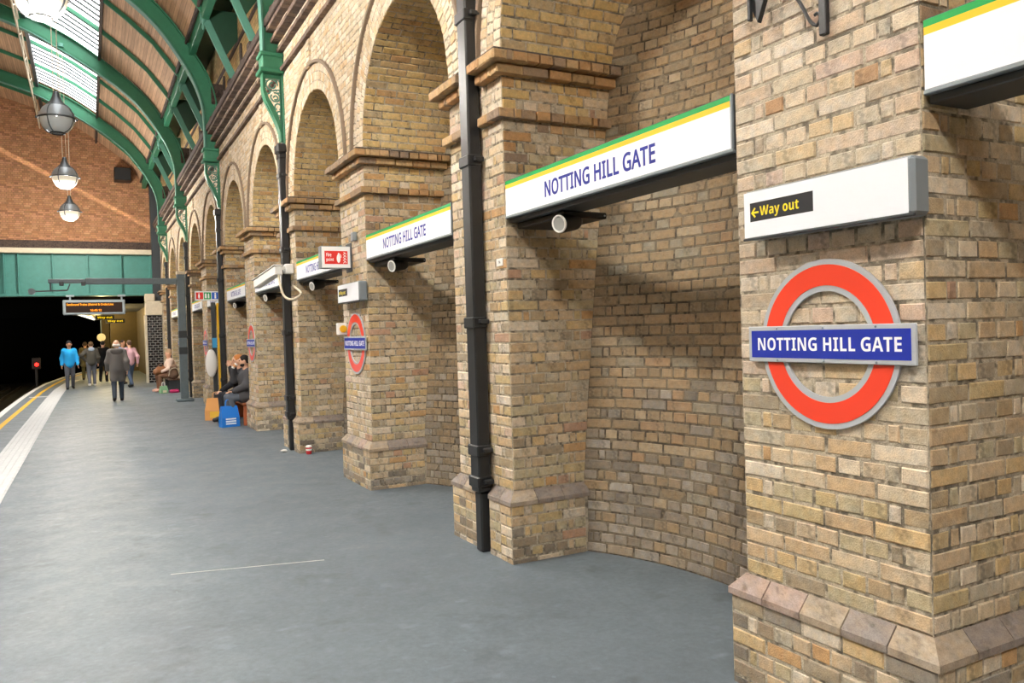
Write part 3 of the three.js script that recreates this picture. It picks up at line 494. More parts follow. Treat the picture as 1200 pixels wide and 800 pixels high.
// rafters, purlins, boards, glass
{
  const rf = struct('ceiling', 'curved station roof of boards and glazing on green rafters', 'roof');
  const prof = (x0, x1, n, side) => Array.from({ length: n + 1 }, (_, i) => { const x = x0 + (x1 - x0) * i / n; return mir([x, roofY(x)], side); });
  const XS = [2.2, 0.56, -1.22, MID];   // eaves, foot of the glass, head of the glass, ridge
  const skin = (x0, x1, s0, s1, side, t, lift, n = 6) => { const p = prof(x0, x1, n, side); return merge([sheet(n, 1, (a, b) => { const q = p[Math.round(a * n)]; return V(q[0], q[1] + lift, s0 + (s1 - s0) * b); }, (a, b) => [a * 0.9 * Math.abs(x1 - x0), s0 / 3 + (s1 - s0) / 3 * b]), sheet(n, 1, (a, b) => { const q = p[Math.round(a * n)]; return V(q[0], q[1] + lift + t, s0 + (s1 - s0) * b); })]); };
  const ends = [...RIBS, HALL1];
  for (let i = 0; i < RIBS.length; i++) {
    const s0 = ends[i], s1 = ends[i + 1], n3 = i === RIBS.length - 1 ? 2 : 3;
    for (let j = 0; j < n3; j++) {
      const a = s0 + (s1 - s0) * j / n3, b = s0 + (s1 - s0) * (j + 1) / n3;
      for (const side of [1, -1]) {
        part(rf, 'board_panel', skin(XS[0], XS[1], a, b, side, 0.04, 0.1), M.boards);
        if (i === RIBS.length - 1 && side < 0 && j === 1) { // slot added in the last panel, shaped to throw a sun streak on the gable
          const h0 = -2.75, h1 = -3.05, u = 35.05, w = 35.82;
          part(rf, 'board_panel', merge([skin(XS[2], h0, a, b, side, 0.04, 0.1, 6), skin(h1, XS[3], a, b, side, 0.04, 0.1, 6), skin(h0, h1, a, u, side, 0.04, 0.1, 1), skin(h0, h1, w, b, side, 0.04, 0.1, 1)]), M.boards);
        } else part(rf, 'board_panel', skin(XS[2], XS[3], a, b, side, 0.04, 0.1, 8), M.boards);
        if (i < RIBS.length - 1) {
          const vis = side > 0 && i >= 4, np = vis ? 6 : 1;
          for (let p = 0; p < np; p++) { const u = a + (b - a) * p / np, v = a + (b - a) * (p + 1) / np; part(rf, 'pane', sheet(4, 1, (x, y) => { const X = XS[1] + (XS[2] - XS[1]) * x, q = mir([X, roofY(X)], side); return V(q[0], q[1] + 0.12, u + (v - u) * y); }), M.glass); if (vis && p) part(rf, 'glazing_bar', merge(prof(XS[1], XS[2], 4, side).slice(0, -1).map((q, z, arr) => { const w = prof(XS[1], XS[2], 4, side)[z + 1]; return bar(V(q[0], q[1] + 0.11, u), V(w[0], w[1] + 0.11, u), 0.065, 0.04); })), M.postDark); }
        } else part(rf, 'board_panel', skin(XS[1], XS[2], a, b, side, 0.04, 0.1), M.boards);
        if (j) part(rf, 'rafter', flange(prof(XS[0] + 0.02, XS[3], 12, 1).map(([x, y]) => [x, y + 0.04]), side, a, 0.06, 0.1), M.green);
      }
    }
    for (const side of [1, -1]) {
      const ln = (x, y, w, h, m, nm) => { const q = mir([x, y], side); part(rf, nm, pbox(q[0] - w / 2, q[0] + w / 2, y - h / 2, y + h / 2, s0, s1, 0.01), m); };
      ln(2.24, 8.06, 0.14, 0.26, M.green, 'purlin'); ln(2.12, 8.2, 0.05, 0.1, M.coping, 'eaves_batten'); ln(0.56, roofY(0.56) + 0.02, 0.07, 0.16, M.coping, 'skylight_curb'); ln(-1.24, roofY(-1.24) + 0.0, 0.1, 0.2, M.postDark, 'skylight_curb');
      // dark soffit between purlin and outer wall
      const a = mir([2.2, 8.22], side), b = mir([3.0, 8.5], side); part(rf, 'eaves_soffit', sheet(1, 1, (u, v) => V(a[0] + (b[0] - a[0]) * u, a[1] + (b[1] - a[1]) * u, s0 + (s1 - s0) * v)), M.greenDark);
      const c = mir([2.2, 8.3], side), d = mir([3.3, 8.6], side); part(rf, 'eaves_cover', pbox(Math.min(c[0], d[0]), Math.max(c[0], d[0]), 8.56, 8.62, s0, s1, 0), M.darkSoffit);
    }
    // lattice of thin bars under the head of the glass
    if (i >= 4) { const y = roofY(-1.35) - 0.16; part(rf, 'lattice_rail', merge([bar(V(-1.36, y, s0), V(-1.36, y, s1), 0.04, 0.04), bar(V(-1.36, y - 0.45, s0), V(-1.36, y - 0.45, s1), 0.04, 0.04), ...Array.from({ length: 6 }, (_, j) => { const u = s0 + (s1 - s0) * j / 6, w = s0 + (s1 - s0) * (j + 1) / 6; return bar(V(-1.36, j % 2 ? y : y - 0.45, u), V(-1.36, j % 2 ? y - 0.45 : y, w), 0.025, 0.025); })]), M.cream); }
    // triangular plates from the purlin to the ledge wall at each rafter, on dark corbel stones, with turned drops
    if (i >= 1 && i < RIBS.length - 1) for (let j = 1; j < 3; j++) {
      const s = s0 + RSP * j / 3, sh = shapeAt([[2.26, 8.15], [2.84, 8.15], [2.84, 7.62], [2.62, 7.3], [2.5, 7.4], [2.3, 7.9]]), g = new THREE.ExtrudeGeometry(sh, { depth: 0.03, bevelEnabled: false }); g.translate(0, 0, -s - 0.015);
      part(rf, 'eaves_plate', g, M.greenDark); part(rf, 'eaves_strut', bar(V(2.2, 8.05, s), V(2.74, 6.84, s), 0.14, 0.05, new THREE.Vector3(0, 0, 1)), M.greenPale);
      part(rf, 'corbel_stone', pbox(2.62, 2.9, 6.70, 6.82, s - 0.11, s + 0.11, 0.02), M.coping);
      part(rf, 'turned_drop', (() => { const l = new THREE.LatheGeometry([[0.0, -0.2], [0.02, -0.19], [0.035, -0.14], [0.02, -0.09], [0.045, -0.05], [0.06, -0.02], [0.06, 0.03]].map((p) => new THREE.Vector2(...p)), 10); l.translate(2.2, 7.93, -s); return l; })(), M.greenPale);
    }
    part(rf, 'ledge_stub', merge([pbox(2.55, 2.9, 6.52, 6.62, s0 - 0.12, s0 + 0.12, 0.02), pbox(2.60, 2.9, 6.9, 7.35, s0 - 0.06, s0 + 0.06, 0.02)]), M.coping);
  }
}
{ // unseen wall, added to keep the sun off the far roof slope
  const b = struct('wall_sun_blocker', 'added unseen brick wall blocking the sun from the far roof slope', 'wall'); part(b, 'brick_face', pbox(-15.5, -14.4, -1.2, 14.4, HALL0 - 6, HALL1 + 6, 0), M.farBrick);
}
// ------------------------------------------------------------------ end wall, girder, tunnel mouth
{
  const we = struct('wall_end', 'brown brick gable wall above the green girder', 'wall');
  const sh = new THREE.Shape(); sh.moveTo(-12.6, 5.72); sh.lineTo(4.2, 5.72); sh.lineTo(4.2, 8.6); sh.lineTo(2.2, 8.6); const xs = Array.from({ length: 40 }, (_, i) => 2.2 - i * (13.8 / 39)); for (const x of xs) sh.lineTo(x, roofY(x) + 0.25); sh.lineTo(-11.6, 8.6); sh.lineTo(-12.6, 8.6); sh.lineTo(-12.6, 5.72);
  const g = new THREE.ExtrudeGeometry(sh, { depth: 0.4, bevelEnabled: false }); g.translate(0, 0, -HALL1 - 0.4); part(we, 'brick_face', g, M.farBrick);
  part(we, 'stone_band', pbox(-12.6, 2.5, 5.40, 5.72, HALL1 - 0.12, HALL1 + 0.1, 0.02), M.coping, 'dark band below the brickwork');
  part(we, 'wall_pier', pbox(2.42, 4.25, 0, 8.6, HALL1 - 0.24, HALL1 + 0.4, 0.01), M.postDark);
  part(we, 'roof_box', pbox(1.15, 1.75, 8.1, 8.6, 35.2, 35.9, 0.02), M.black, 'dark box at the top of the end wall');
  const gi = thing('girder', 'pale green riveted plate girder spanning the tracks above the tunnel mouth', 'girder');
  part(gi, 'web_plate', pbox(-12.2, 2.42, 3.62, 5.22, HALL1 - 0.02, HALL1 + 0.02, 0), M.girder);
  part(gi, 'top_flange', pbox(-12.2, 2.42, 5.20, 5.40, HALL1 - 0.35, HALL1 + 0.2, 0.015), M.cream, 'cream top flange'); part(gi, 'bottom_flange', pbox(-12.2, 2.42, 3.55, 3.64, HALL1 - 0.3, HALL1 + 0.3, 0.01), M.girder);
  for (const x of [2.394, 1.289, 0.098, -1.11, -2.248, -2.72, -3.9, -5.1, -6.3, -7.5, -8.7, -9.9]) part(gi, 'stiffener', merge([pbox(x - 0.02, x + 0.02, 3.64, 5.2, HALL1 - 0.22, HALL1, 0.004), pbox(x - 0.06, x + 0.06, 3.64, 5.2, HALL1 - 0.04, HALL1 - 0.02, 0.003)]), M.girder);
  // tunnel
  const tn = struct('wall_tunnel', 'dark tunnel beyond the girder', 'tunnel');
  part(tn, 'tunnel_roof', pbox(-12.6, 4.6, 3.64, 4.0, HALL1 + 0.3, 70, 0), M.soot); part(tn, 'far_end', pbox(-12.6, 4.6, -1.2, 4.0, 69.5, 70, 0), M.soot); part(tn, 'left_side', pbox(-12.6, -12.2, -1.2, 4.0, HALL1, 70, 0), M.soot);
  part(tn, 'platform_wall', sheet(20, 1, (a, b) => { const s = 36.4 + a * 30; return V(Math.max(2.55, edgeX(s) + 2.6), b * 3.64, s); }, (a, b) => [a * 30, b * 3.6]), M.tunnelWall, 'yellow-brown tunnel wall');
  part(tn, 'platform_ceiling', sheet(20, 1, (a, b) => { const s = 40 + a * 26; return V(Math.max(2.55, edgeX(s) + 2.6) - 3.4 * b, 3.4 - 0.5 * (1 - b) * (1 - b) * 0, s); }, (a, b) => [a * 26, b * 3]), M.tunnelCeil);
  part(tn, 'cross_wall', merge([pbox(1.15, 4.2, 0, 3.5, 51, 51.3, 0.01), pbox(0.75, 1.15, 0, 3.5, 53, 53.3, 0.01)]), M.tunnelWall); part(tn, 'wall_above_mouth', pbox(-12.6, 4.25, 3.6, 8.6, HALL1 + 0.4, HALL1 + 0.6, 0), M.soot); part(tn, 'right_closure', pbox(4.25, 4.6, -1.2, 4, HALL1, 70, 0), M.soot);
}

// ------------------------------------------------------------------ signs
// a flat face in the plane x = X, looking towards the tracks; its left edge is the far end s1
function faceX(X, s0, s1, y0, y1) { const g = new THREE.PlaneGeometry(s1 - s0, y1 - y0); g.rotateY(-Math.PI / 2); g.translate(X, (y0 + y1) / 2, -(s0 + s1) / 2); return g; }
function faceS(S, x0, x1, y0, y1) { const g = new THREE.PlaneGeometry(x1 - x0, y1 - y0); g.translate((x0 + x1) / 2, (y0 + y1) / 2, -S); return g; }
const stationTex = canvasTex(2048, 240, (g, w, h) => {
  g.fillStyle = '#e9edf3'; g.fillRect(0, 0, w, h); g.fillStyle = '#0aa04a'; g.fillRect(0, 0, w, 25); g.fillStyle = '#f2c21a'; g.fillRect(0, 25, w, 27);
  fitText(g, 'NOTTING HILL GATE', 490, 1545, 190, 93, '', '#0a1c8e', 7);
});
const stationFace = new THREE.MeshStandardMaterial({ map: stationTex, roughness: 0.6 });
const roundTex = canvasTex(1024, 192, (g, w, h) => { g.fillStyle = '#0b2aa0'; g.fillRect(0, 0, w, h); fitText(g, 'NOTTING HILL GATE', 40, 980, 140, 88, 'bold', '#f7f8fb'); });
const roundFace = new THREE.MeshStandardMaterial({ map: roundTex, roughness: 0.6 });
const wayTex = canvasTex(1024, 256, (g, w, h) => {
  g.fillStyle = '#e9edf3'; g.fillRect(0, 0, w, h); g.fillStyle = '#16181d'; g.fillRect(46, 62, 440, 106);
  fitText(g, 'Way out', 118, 395, 140, 52, 'bold', '#f7dc1c');
  g.strokeStyle = '#f7dc1c'; g.lineWidth = 11; g.beginPath(); g.moveTo(110, 118); g.lineTo(62, 118); g.moveTo(84, 92); g.lineTo(60, 118); g.lineTo(84, 144); g.stroke();
});
const wayFace = new THREE.MeshStandardMaterial({ map: wayTex, roughness: 0.6 });
const stationLabel = { '-1': 'white station name sign box cut off at the top right corner', 0: 'largest white station name sign with green and yellow stripes', 1: 'second station name sign, left of the nearest black pipe', 2: 'station name sign partly hidden behind the red fire point sign', 3: 'station name sign behind the white camera housing', 4: 'small station name sign just right of the three-symbol sign', 5: 'small station name sign below the three-symbol sign', 6: 'tiny station name sign right of the grey gantry post', 7: 'tiny station name sign left of the grey gantry post', 8: 'farthest tiny station name sign near the tiled pillar' };
function loudspeaker(s, label) {
  const o = thing('loudspeaker', label, 'loudspeaker');
  part(o, 'mount_plate', pbox(2.79, 3.14, 2.43, 2.474, s - 0.08, s + 0.56, 0.008), M.black); part(o, 'screw', (() => { const g = new THREE.SphereGeometry(0.007, 8, 6); g.translate(3.12, 2.45, -(s - 0.081)); return g; })(), M.frame);
  const a = V(2.765, 2.385, s - 0.07), b = V(2.95, 2.42, s - 0.01), d = b.clone().sub(a).normalize(), turn = new THREE.Quaternion().setFromUnitVectors(new THREE.Vector3(0, 1, 0), d);
  const body = new THREE.LatheGeometry([[0, 0.2], [0.04, 0.2], [0.058, 0.16], [0.064, 0.01], [0.057, 0]].map((p) => new THREE.Vector2(...p)), 20); body.applyQuaternion(turn); body.translate(a.x, a.y, a.z); part(o, 'housing', body, M.black);
  const ring = new THREE.TorusGeometry(0.053, 0.008, 8, 24); ring.rotateX(Math.PI / 2); ring.applyQuaternion(turn); ring.translate(a.x, a.y, a.z); part(o, 'rim', ring, M.white, 'white rim');
  const gr = new THREE.CylinderGeometry(0.052, 0.052, 0.006, 24); gr.applyQuaternion(turn); gr.translate(a.x, a.y, a.z); part(o, 'grille', gr, mat('#9a9c98', 0.6), 'pale round grille');
  part(o, 'bracket', bar(a.clone().lerp(b, 0.6), V(2.93, 2.45, s + 0.08), 0.03, 0.03), M.black);
}
for (let k = -1; k <= 8; k++) {
  const s0 = arrisL(k) + 0.012, s1 = arrisR(k + 1) - 0.008, o = thing('station_sign', stationLabel[k], 'sign');
  const bx = part(o, 'box', pbox(DW + 0.004, DW + 0.19, 2.505, 2.778, s0, s1, 0.006), M.frameDark); part(bx, 'face', faceX(DW + 0.0015, s0 + 0.012, s1 - 0.004, 2.522, 2.772), stationFace, 'white face lettered in blue under green and yellow stripes');
  part(o, 'bottom_rail', merge([pbox(DW - 0.004, DW + 0.03, 2.503, 2.521, s0, s1, 0.004), pbox(DW - 0.004, DW + 0.01, 2.521, 2.778, s0, s0 + 0.012, 0.002)]), M.frame); part(o, 'tray', pbox(DW + 0.03, DW + 0.25, 2.475, 2.505, s0, s1, 0.004), M.frameDark);
  if (k >= 0 && k <= 4) loudspeaker(s1 - 0.58, ['black loudspeaker with pale round grille under the largest station sign', 'black loudspeaker under the second station sign', 'black loudspeaker below the red fire point sign', 'black loudspeaker half hidden behind the second rainwater pipe', 'smallest black loudspeaker under the sign beyond the seated man'][k]);
  if (k <= 1 && k >= 0) { const c = thing('cable_bundle', k ? 'black cables at the near end of the second station sign' : 'black cables at the right end of the largest station sign', 'cable'); for (let i = 0; i < 3; i++) part(c, 'cable', tube([V(2.93 + i * 0.02, 2.49, s0 + 0.06 + i * 0.05), V(2.97 + i * 0.02, 2.42, s0 + 0.05 + i * 0.05), V(3.02 + i * 0.02, 2.36, s0 + 0.03 + i * 0.05), V(3.03 + i * 0.02, 2.46, s0 + 0.0 + i * 0.05)], 0.008, 6), M.black); }
}
function roundel(s, label) {
  const o = thing('roundel_sign', label, 'sign'), Y = 1.60, x = DW - 0.014;
  const ring = (r0, r1, d, x0) => { const sh = new THREE.Shape(); sh.absarc(0, 0, r1, 0, Math.PI * 2, false); const h = new THREE.Path(); h.absarc(0, 0, r0, 0, Math.PI * 2, true); sh.holes.push(h); const g = new THREE.ExtrudeGeometry(sh, { depth: d, bevelEnabled: false, curveSegments: 40 }); return g.applyMatrix4(new THREE.Matrix4().set(0, 0, 1, x0, 0, 1, 0, Y, -1, 0, 0, -s, 0, 0, 0, 1)); };
  const rb = part(o, 'ring_border', ring(0.219, 0.352, 0.01, x), M.roundelGrey, 'grey ring edging'); part(rb, 'ring', ring(0.243, 0.329, 0.004, x - 0.002), M.red, 'red ring');
  const bf = part(o, 'bar_frame', pbox(x - 0.014, x - 0.003, Y - 0.079, Y + 0.079, s - 0.421, s + 0.421, 0.003), M.roundelGrey, 'grey bar frame');
  part(bf, 'bar', faceX(x - 0.0152, s - 0.401, s + 0.401, Y - 0.06, Y + 0.06), roundFace, 'blue bar with white station name');
  part(o, 'rivet', merge([-0.25, 0, 0.25].flatMap((d) => [-0.069, 0.069].map((e) => { const g = new THREE.SphereGeometry(0.006, 6, 5); g.translate(x - 0.014, Y + e, -(s + d)); return g; }))), M.frame);
}
[[0, 'large red and blue roundel on the nearest brick pier'], [2, 'roundel below the small Way out sign on the pier left of the pipe'], [4, 'narrow roundel just right of the seated man'], [6, 'thin roundel left of the white oval'], [8, 'barely visible roundel edge beside the grey gantry post']].forEach(([k, l]) => roundel(arrisR(k) + 0.445, l));
function wayOut(k, label) {
  const s0 = arrisR(k) - 0.03, s1 = s0 + 0.836, o = thing('way_out_sign', label, 'sign');
  const bx = part(o, 'box', pbox(DW - 0.1, DW - 0.003, 2.066, 2.28, s0, s1, 0.014), M.frame); part(bx, 'face', faceX(DW - 0.1015, s0 + 0.02, s1 - 0.008, 2.074, 2.272), wayFace, 'white face with a black panel lettered in yellow');
  part(o, 'bottom_rail', pbox(DW - 0.104, DW - 0.09, 2.062, 2.072, s0, s1, 0.002), M.frameDark);
}
wayOut(0, 'long white Way out sign box on the nearest pier'); wayOut(2, 'small white Way out sign box above the second roundel');
// blade signs that look along the platform
const fireTex = canvasTex(512, 384, (g, w, h) => {
  g.fillStyle = '#f6f4f2'; g.fillRect(0, 0, w, h); g.fillStyle = '#dd2f26'; g.fillRect(52, 78, 410, 240); fitText(g, 'Fire', 78, 175, 180, 62, 'bold', '#ffffff'); fitText(g, 'point', 78, 215, 262, 56, 'bold', '#ffffff');
  g.fillStyle = '#fff'; g.beginPath(); g.ellipse(300, 215, 34, 80, 0, 0, 7); g.fill(); g.fillRect(290, 112, 22, 40); g.lineWidth = 12; g.strokeStyle = '#fff'; g.beginPath(); g.moveTo(310, 130); g.quadraticCurveTo(350, 140, 345, 200); g.stroke();
  g.lineWidth = 10; for (let i = 0; i < 4; i++) { g.beginPath(); g.moveTo(380, 300 - i * 52); g.quadraticCurveTo(420, 280 - i * 52, 400, 262 - i * 52); g.quadraticCurveTo(440, 270 - i * 52, 430, 300 - i * 52); g.stroke(); }
});
{
  const o = thing('fire_point_sign', 'white box sign with a red Fire point panel', 'sign');
  const fb = part(o, 'box', pbox(2.36, DW - 0.004, 2.46, 2.715, 9.0, 9.12, 0.008), M.frame); part(fb, 'face', faceS(8.9985, 2.368, DW - 0.01, 2.468, 2.707), new THREE.MeshStandardMaterial({ map: fireTex, roughness: 0.35 }), 'red panel with white lettering and an extinguisher');
  part(o, 'wall_mount', pbox(DW - 0.012, DW - 0.002, 2.42, 2.75, 8.95, 9.17, 0.003), M.frameDark); part(o, 'junction_box', pbox(DW - 0.05, DW - 0.003, 2.75, 2.85, 8.74, 8.83, 0.008), M.frame);
  const symTex = canvasTex(768, 288, (g, w, h) => {
    g.fillStyle = '#f4f4f2'; g.fillRect(0, 0, w, h); const cols = ['#dc2f26', '#0f9a4b', '#1f5fc4']; cols.forEach((c, i) => { g.fillStyle = c; g.fillRect(24 + i * 246, 34, 226, 220); });
    g.fillStyle = '#fff'; g.beginPath(); g.ellipse(120, 160, 28, 70, 0, 0, 7); g.fill(); g.fillRect(108, 60, 26, 40); g.fillRect(300, 70, 60, 150); g.beginPath(); g.arc(420, 90, 20, 0, 7); g.fill(); g.fillRect(398, 112, 44, 110); g.fillRect(604, 110, 52, 120); g.beginPath(); g.arc(630, 78, 24, 0, 7); g.fill();
  });
  const b = thing('symbol_sign', 'white blade sign with red, green and blue symbol squares', 'sign');
  part(b, 'box', pbox(2.17, DW - 0.004, 2.575, 2.79, 19.3, 19.38, 0.006), M.frame); part(b, 'face', faceS(19.2985, 2.175, DW - 0.01, 2.58, 2.785), new THREE.MeshStandardMaterial({ map: symTex, roughness: 0.4 }));
  const y = thing('call_point', 'small white wall box with a yellow disc, left of the second roundel', 'alarm box');
  part(y, 'box', pbox(2.60, DW - 0.002, 1.70, 1.84, 9.24, 9.34, 0.008), M.white); const d = new THREE.CylinderGeometry(0.042, 0.042, 0.02, 18); d.rotateX(Math.PI / 2); d.translate(2.655, 1.77, -9.235); part(y, 'disc', d, M.yellow, 'yellow disc');
  const n = thing('number_plate', 'tiny white plate numbered 14 beside the nearest black pipe', 'plate');
  part(n, 'plate', pbox(DW - 0.007, DW - 0.001, 2.172, 2.228, 5.21, 5.31, 0.001), M.white);
  part(n, 'print', faceX(DW - 0.008, 5.213, 5.307, 2.174, 2.226), new THREE.MeshStandardMaterial({ roughness: 0.5, map: canvasTex(128, 72, (g, w, h) => { g.fillStyle = '#eeeeea'; g.fillRect(0, 0, w, h); fitText(g, '14', 42, 88, 52, 32, 'bold', '#55585c'); }) }));
}
// ------------------------------------------------------------------ rainwater pipes
const pipeLabel = { 1: 'nearest black square rainwater pipe running the full height of the picture', 3: 'black rainwater pipe behind the red cup, below the large bracket', 5: 'black rainwater pipe beside the yellow pole', 7: 'dark rainwater pipe right behind the grey gantry post', 9: 'farthest dark rainwater pipe near the tiled pillar' };
for (const k of [1, 3, 5, 7, 9]) {
  const s = pipeS(k), w = PIPEW / 2, x0 = 2.592, o = thing('rainwater_pipe', pipeLabel[k], 'pipe');
  part(o, 'pipe', pbox(x0, DW - 0.012, 0.46, 4.5, s - w, s + w, 0.012), M.iron); part(o, 'foot', pbox(x0 + 0.02, DW - 0.012, 0, 0.46, s - w * 0.72, s + w * 0.72, 0.012), M.iron);
  for (const y of [0.5, 0.74, 1.72, 2.95, 4.05]) part(o, 'collar', pbox(x0 - 0.014, DW - 0.012, y, y + 0.085, s - w - 0.014, s + w + 0.014, 0.008), M.iron);
  for (const y of [0.54, 0.78, 1.76, 2.99, 4.09]) part(o, 'lug', merge([pbox(DW - 0.09, DW - 0.012, y - 0.01, y + 0.025, s - w - 0.05, s - w - 0.01, 0.006)]), M.iron);
  part(o, 'hopper', merge([pbox(x0 - 0.03, DW - 0.012, 4.42, 4.56, s - w - 0.04, s + w + 0.04, 0.02), pbox(x0 - 0.01, DW - 0.012, 4.34, 4.42, s - w - 0.02, s + w + 0.02, 0.015)]), M.iron);
}
// ------------------------------------------------------------------ wrought-iron bracket at the top of the nearest pier
{
  const o = thing('iron_bracket', 'black wrought-iron bracket with a curl at the top of the nearest pier', 'bracket');
  part(o, 'wall_bar', pbox(DW - 0.03, DW - 0.002, 2.86, 3.6, 2.265, 2.3, 0.004), M.iron);
  part(o, 'curl', tube([V(2.69, 3.3, 2.62), V(2.69, 3.05, 2.41), V(2.69, 2.935, 2.345), V(2.69, 2.91, 2.315), V(2.69, 2.935, 2.296), V(2.69, 2.96, 2.305), V(2.69, 2.955, 2.325)], 0.0075, 6), M.iron);
  const h = thing('iron_strap', 'black pointed iron strap hanging at the top left of the nearest pier', 'strap');
  const sh = shapeAt([[-0.043, 0.6], [-0.043, 0.09], [0, 0], [0.043, 0.09], [0.043, 0.6]]), g = new THREE.ExtrudeGeometry(sh, { depth: 0.02, bevelEnabled: true, bevelSize: 0.003, bevelThickness: 0.003, bevelSegments: 1 });
  part(h, 'blade', g.applyMatrix4(new THREE.Matrix4().set(0, 0, 1, DW - 0.06, 0, 1, 0, 3.02, -1, 0, 0, -2.6, 0, 0, 0, 1)), M.iron); part(h, 'rib', pbox(DW - 0.085, DW - 0.06, 3.03, 3.6, 2.625, 2.64, 0.004), M.iron);
}
// ------------------------------------------------------------------ surveillance camera with its cable, on the second pipe
{
  const o = thing('surveillance_camera', 'white tubular camera housing in front of the second rainwater pipe', 'camera');
  part(o, 'housing', bar(V(2.42, 2.545, 13.2), V(2.46, 2.66, 11.75), 0.11, 0.13), M.white); part(o, 'visor', bar(V(2.42, 2.62, 13.3), V(2.46, 2.735, 11.75), 0.13, 0.015), M.white); part(o, 'window', bar(V(2.4195, 2.543, 13.22), V(2.42, 2.545, 13.2), 0.09, 0.11), M.black);
  part(o, 'arm', merge([bar(V(2.44, 2.68, 11.9), V(2.64, 2.72, 11.9), 0.06, 0.05), pbox(2.58, 2.70, 2.62, 2.76, 11.84, 11.98, 0.01)]), M.white);
  part(o, 'cable', tube([V(2.46, 2.63, 11.78), V(2.47, 2.45, 11.72), V(2.5, 2.28, 11.62), V(2.57, 2.22, 11.45), V(2.66, 2.28, 11.3), V(2.69, 2.45, 11.9)], 0.018, 6, 30), M.cream, 'pale looped cable');
}
// ------------------------------------------------------------------ help point with yellow pole
{
  const o = thing('help_point', 'tall dark post with a yellow edge pole, blue panel and white oval', 'help point'), s = 19.0;
  part(o, 'post', pbox(2.47, 2.56, 0, 2.52, s, s + 0.12, 0.01), M.postDark); part(o, 'yellow_pole', pbox(2.575, 2.625, 0.3, 2.5, s - 0.06, s, 0.01), M.yellow, 'yellow pole');
  part(o, 'blue_panel', pbox(2.465, 2.565, 1.5, 1.72, s - 0.008, s, 0.003), mat('#3d9fd6', 0.5), 'light blue panel');
  const g = new THREE.SphereGeometry(1, 20, 14); g.scale(0.125, 0.31, 0.07); g.translate(2.42, 1.16, -s + 0.09); part(o, 'oval', g, M.white, 'white oval cover');
}
// ------------------------------------------------------------------ gantry post with its arm
{
  const o = thing('gantry_post', 'grey square steel post with a long arm reaching over the platform', 'gantry'), s = 23.8;
  part(o, 'post', pbox(2.22, 2.42, 0.08, 3.52, s - 0.1, s + 0.1, 0.012), M.steel); part(o, 'base_plate', pbox(2.1, 2.54, 0, 0.08, s - 0.22, s + 0.22, 0.02), M.steel); part(o, 'cap', pbox(2.21, 2.43, 3.5, 3.59, s - 0.11, s + 0.11, 0.01), M.cream, 'pale cap');
  for (const y of [1.3, 1.75]) part(o, 'band', pbox(2.215, 2.425, y, y + 0.2, s - 0.105, s + 0.105, 0.01), M.postDark, 'dark band');
  part(o, 'arm', merge([pbox(0.0, 2.22, 3.235, 3.395, s - 0.07, s + 0.07, 0.01), pbox(-0.85, 0.0, 3.26, 3.37, s - 0.05, s + 0.05, 0.01)]), M.steel);
  part(o, 'end_bracket', merge([bar(V(-0.8, 3.3, s), V(-0.8, 3.08, s), 0.04, 0.04), bar(V(-1.2, 3.05, s), V(-0.42, 3.08, s), 0.035, 0.035), bar(V(-0.42, 3.08, s), V(-0.36, 3.24, s), 0.03, 0.03)]), M.frameDark);
  const hd = new THREE.CylinderGeometry(0.085, 0.085, 0.1, 16); hd.rotateX(Math.PI / 2); hd.translate(-1.22, 3.05, -s); part(o, 'end_head', hd, M.steel);
  for (const x of [-0.55, -0.05]) part(o, 'clamp', pbox(x - 0.05, x + 0.05, 3.2, 3.3, s - 0.09, s + 0.09, 0.01), M.frameDark);
}
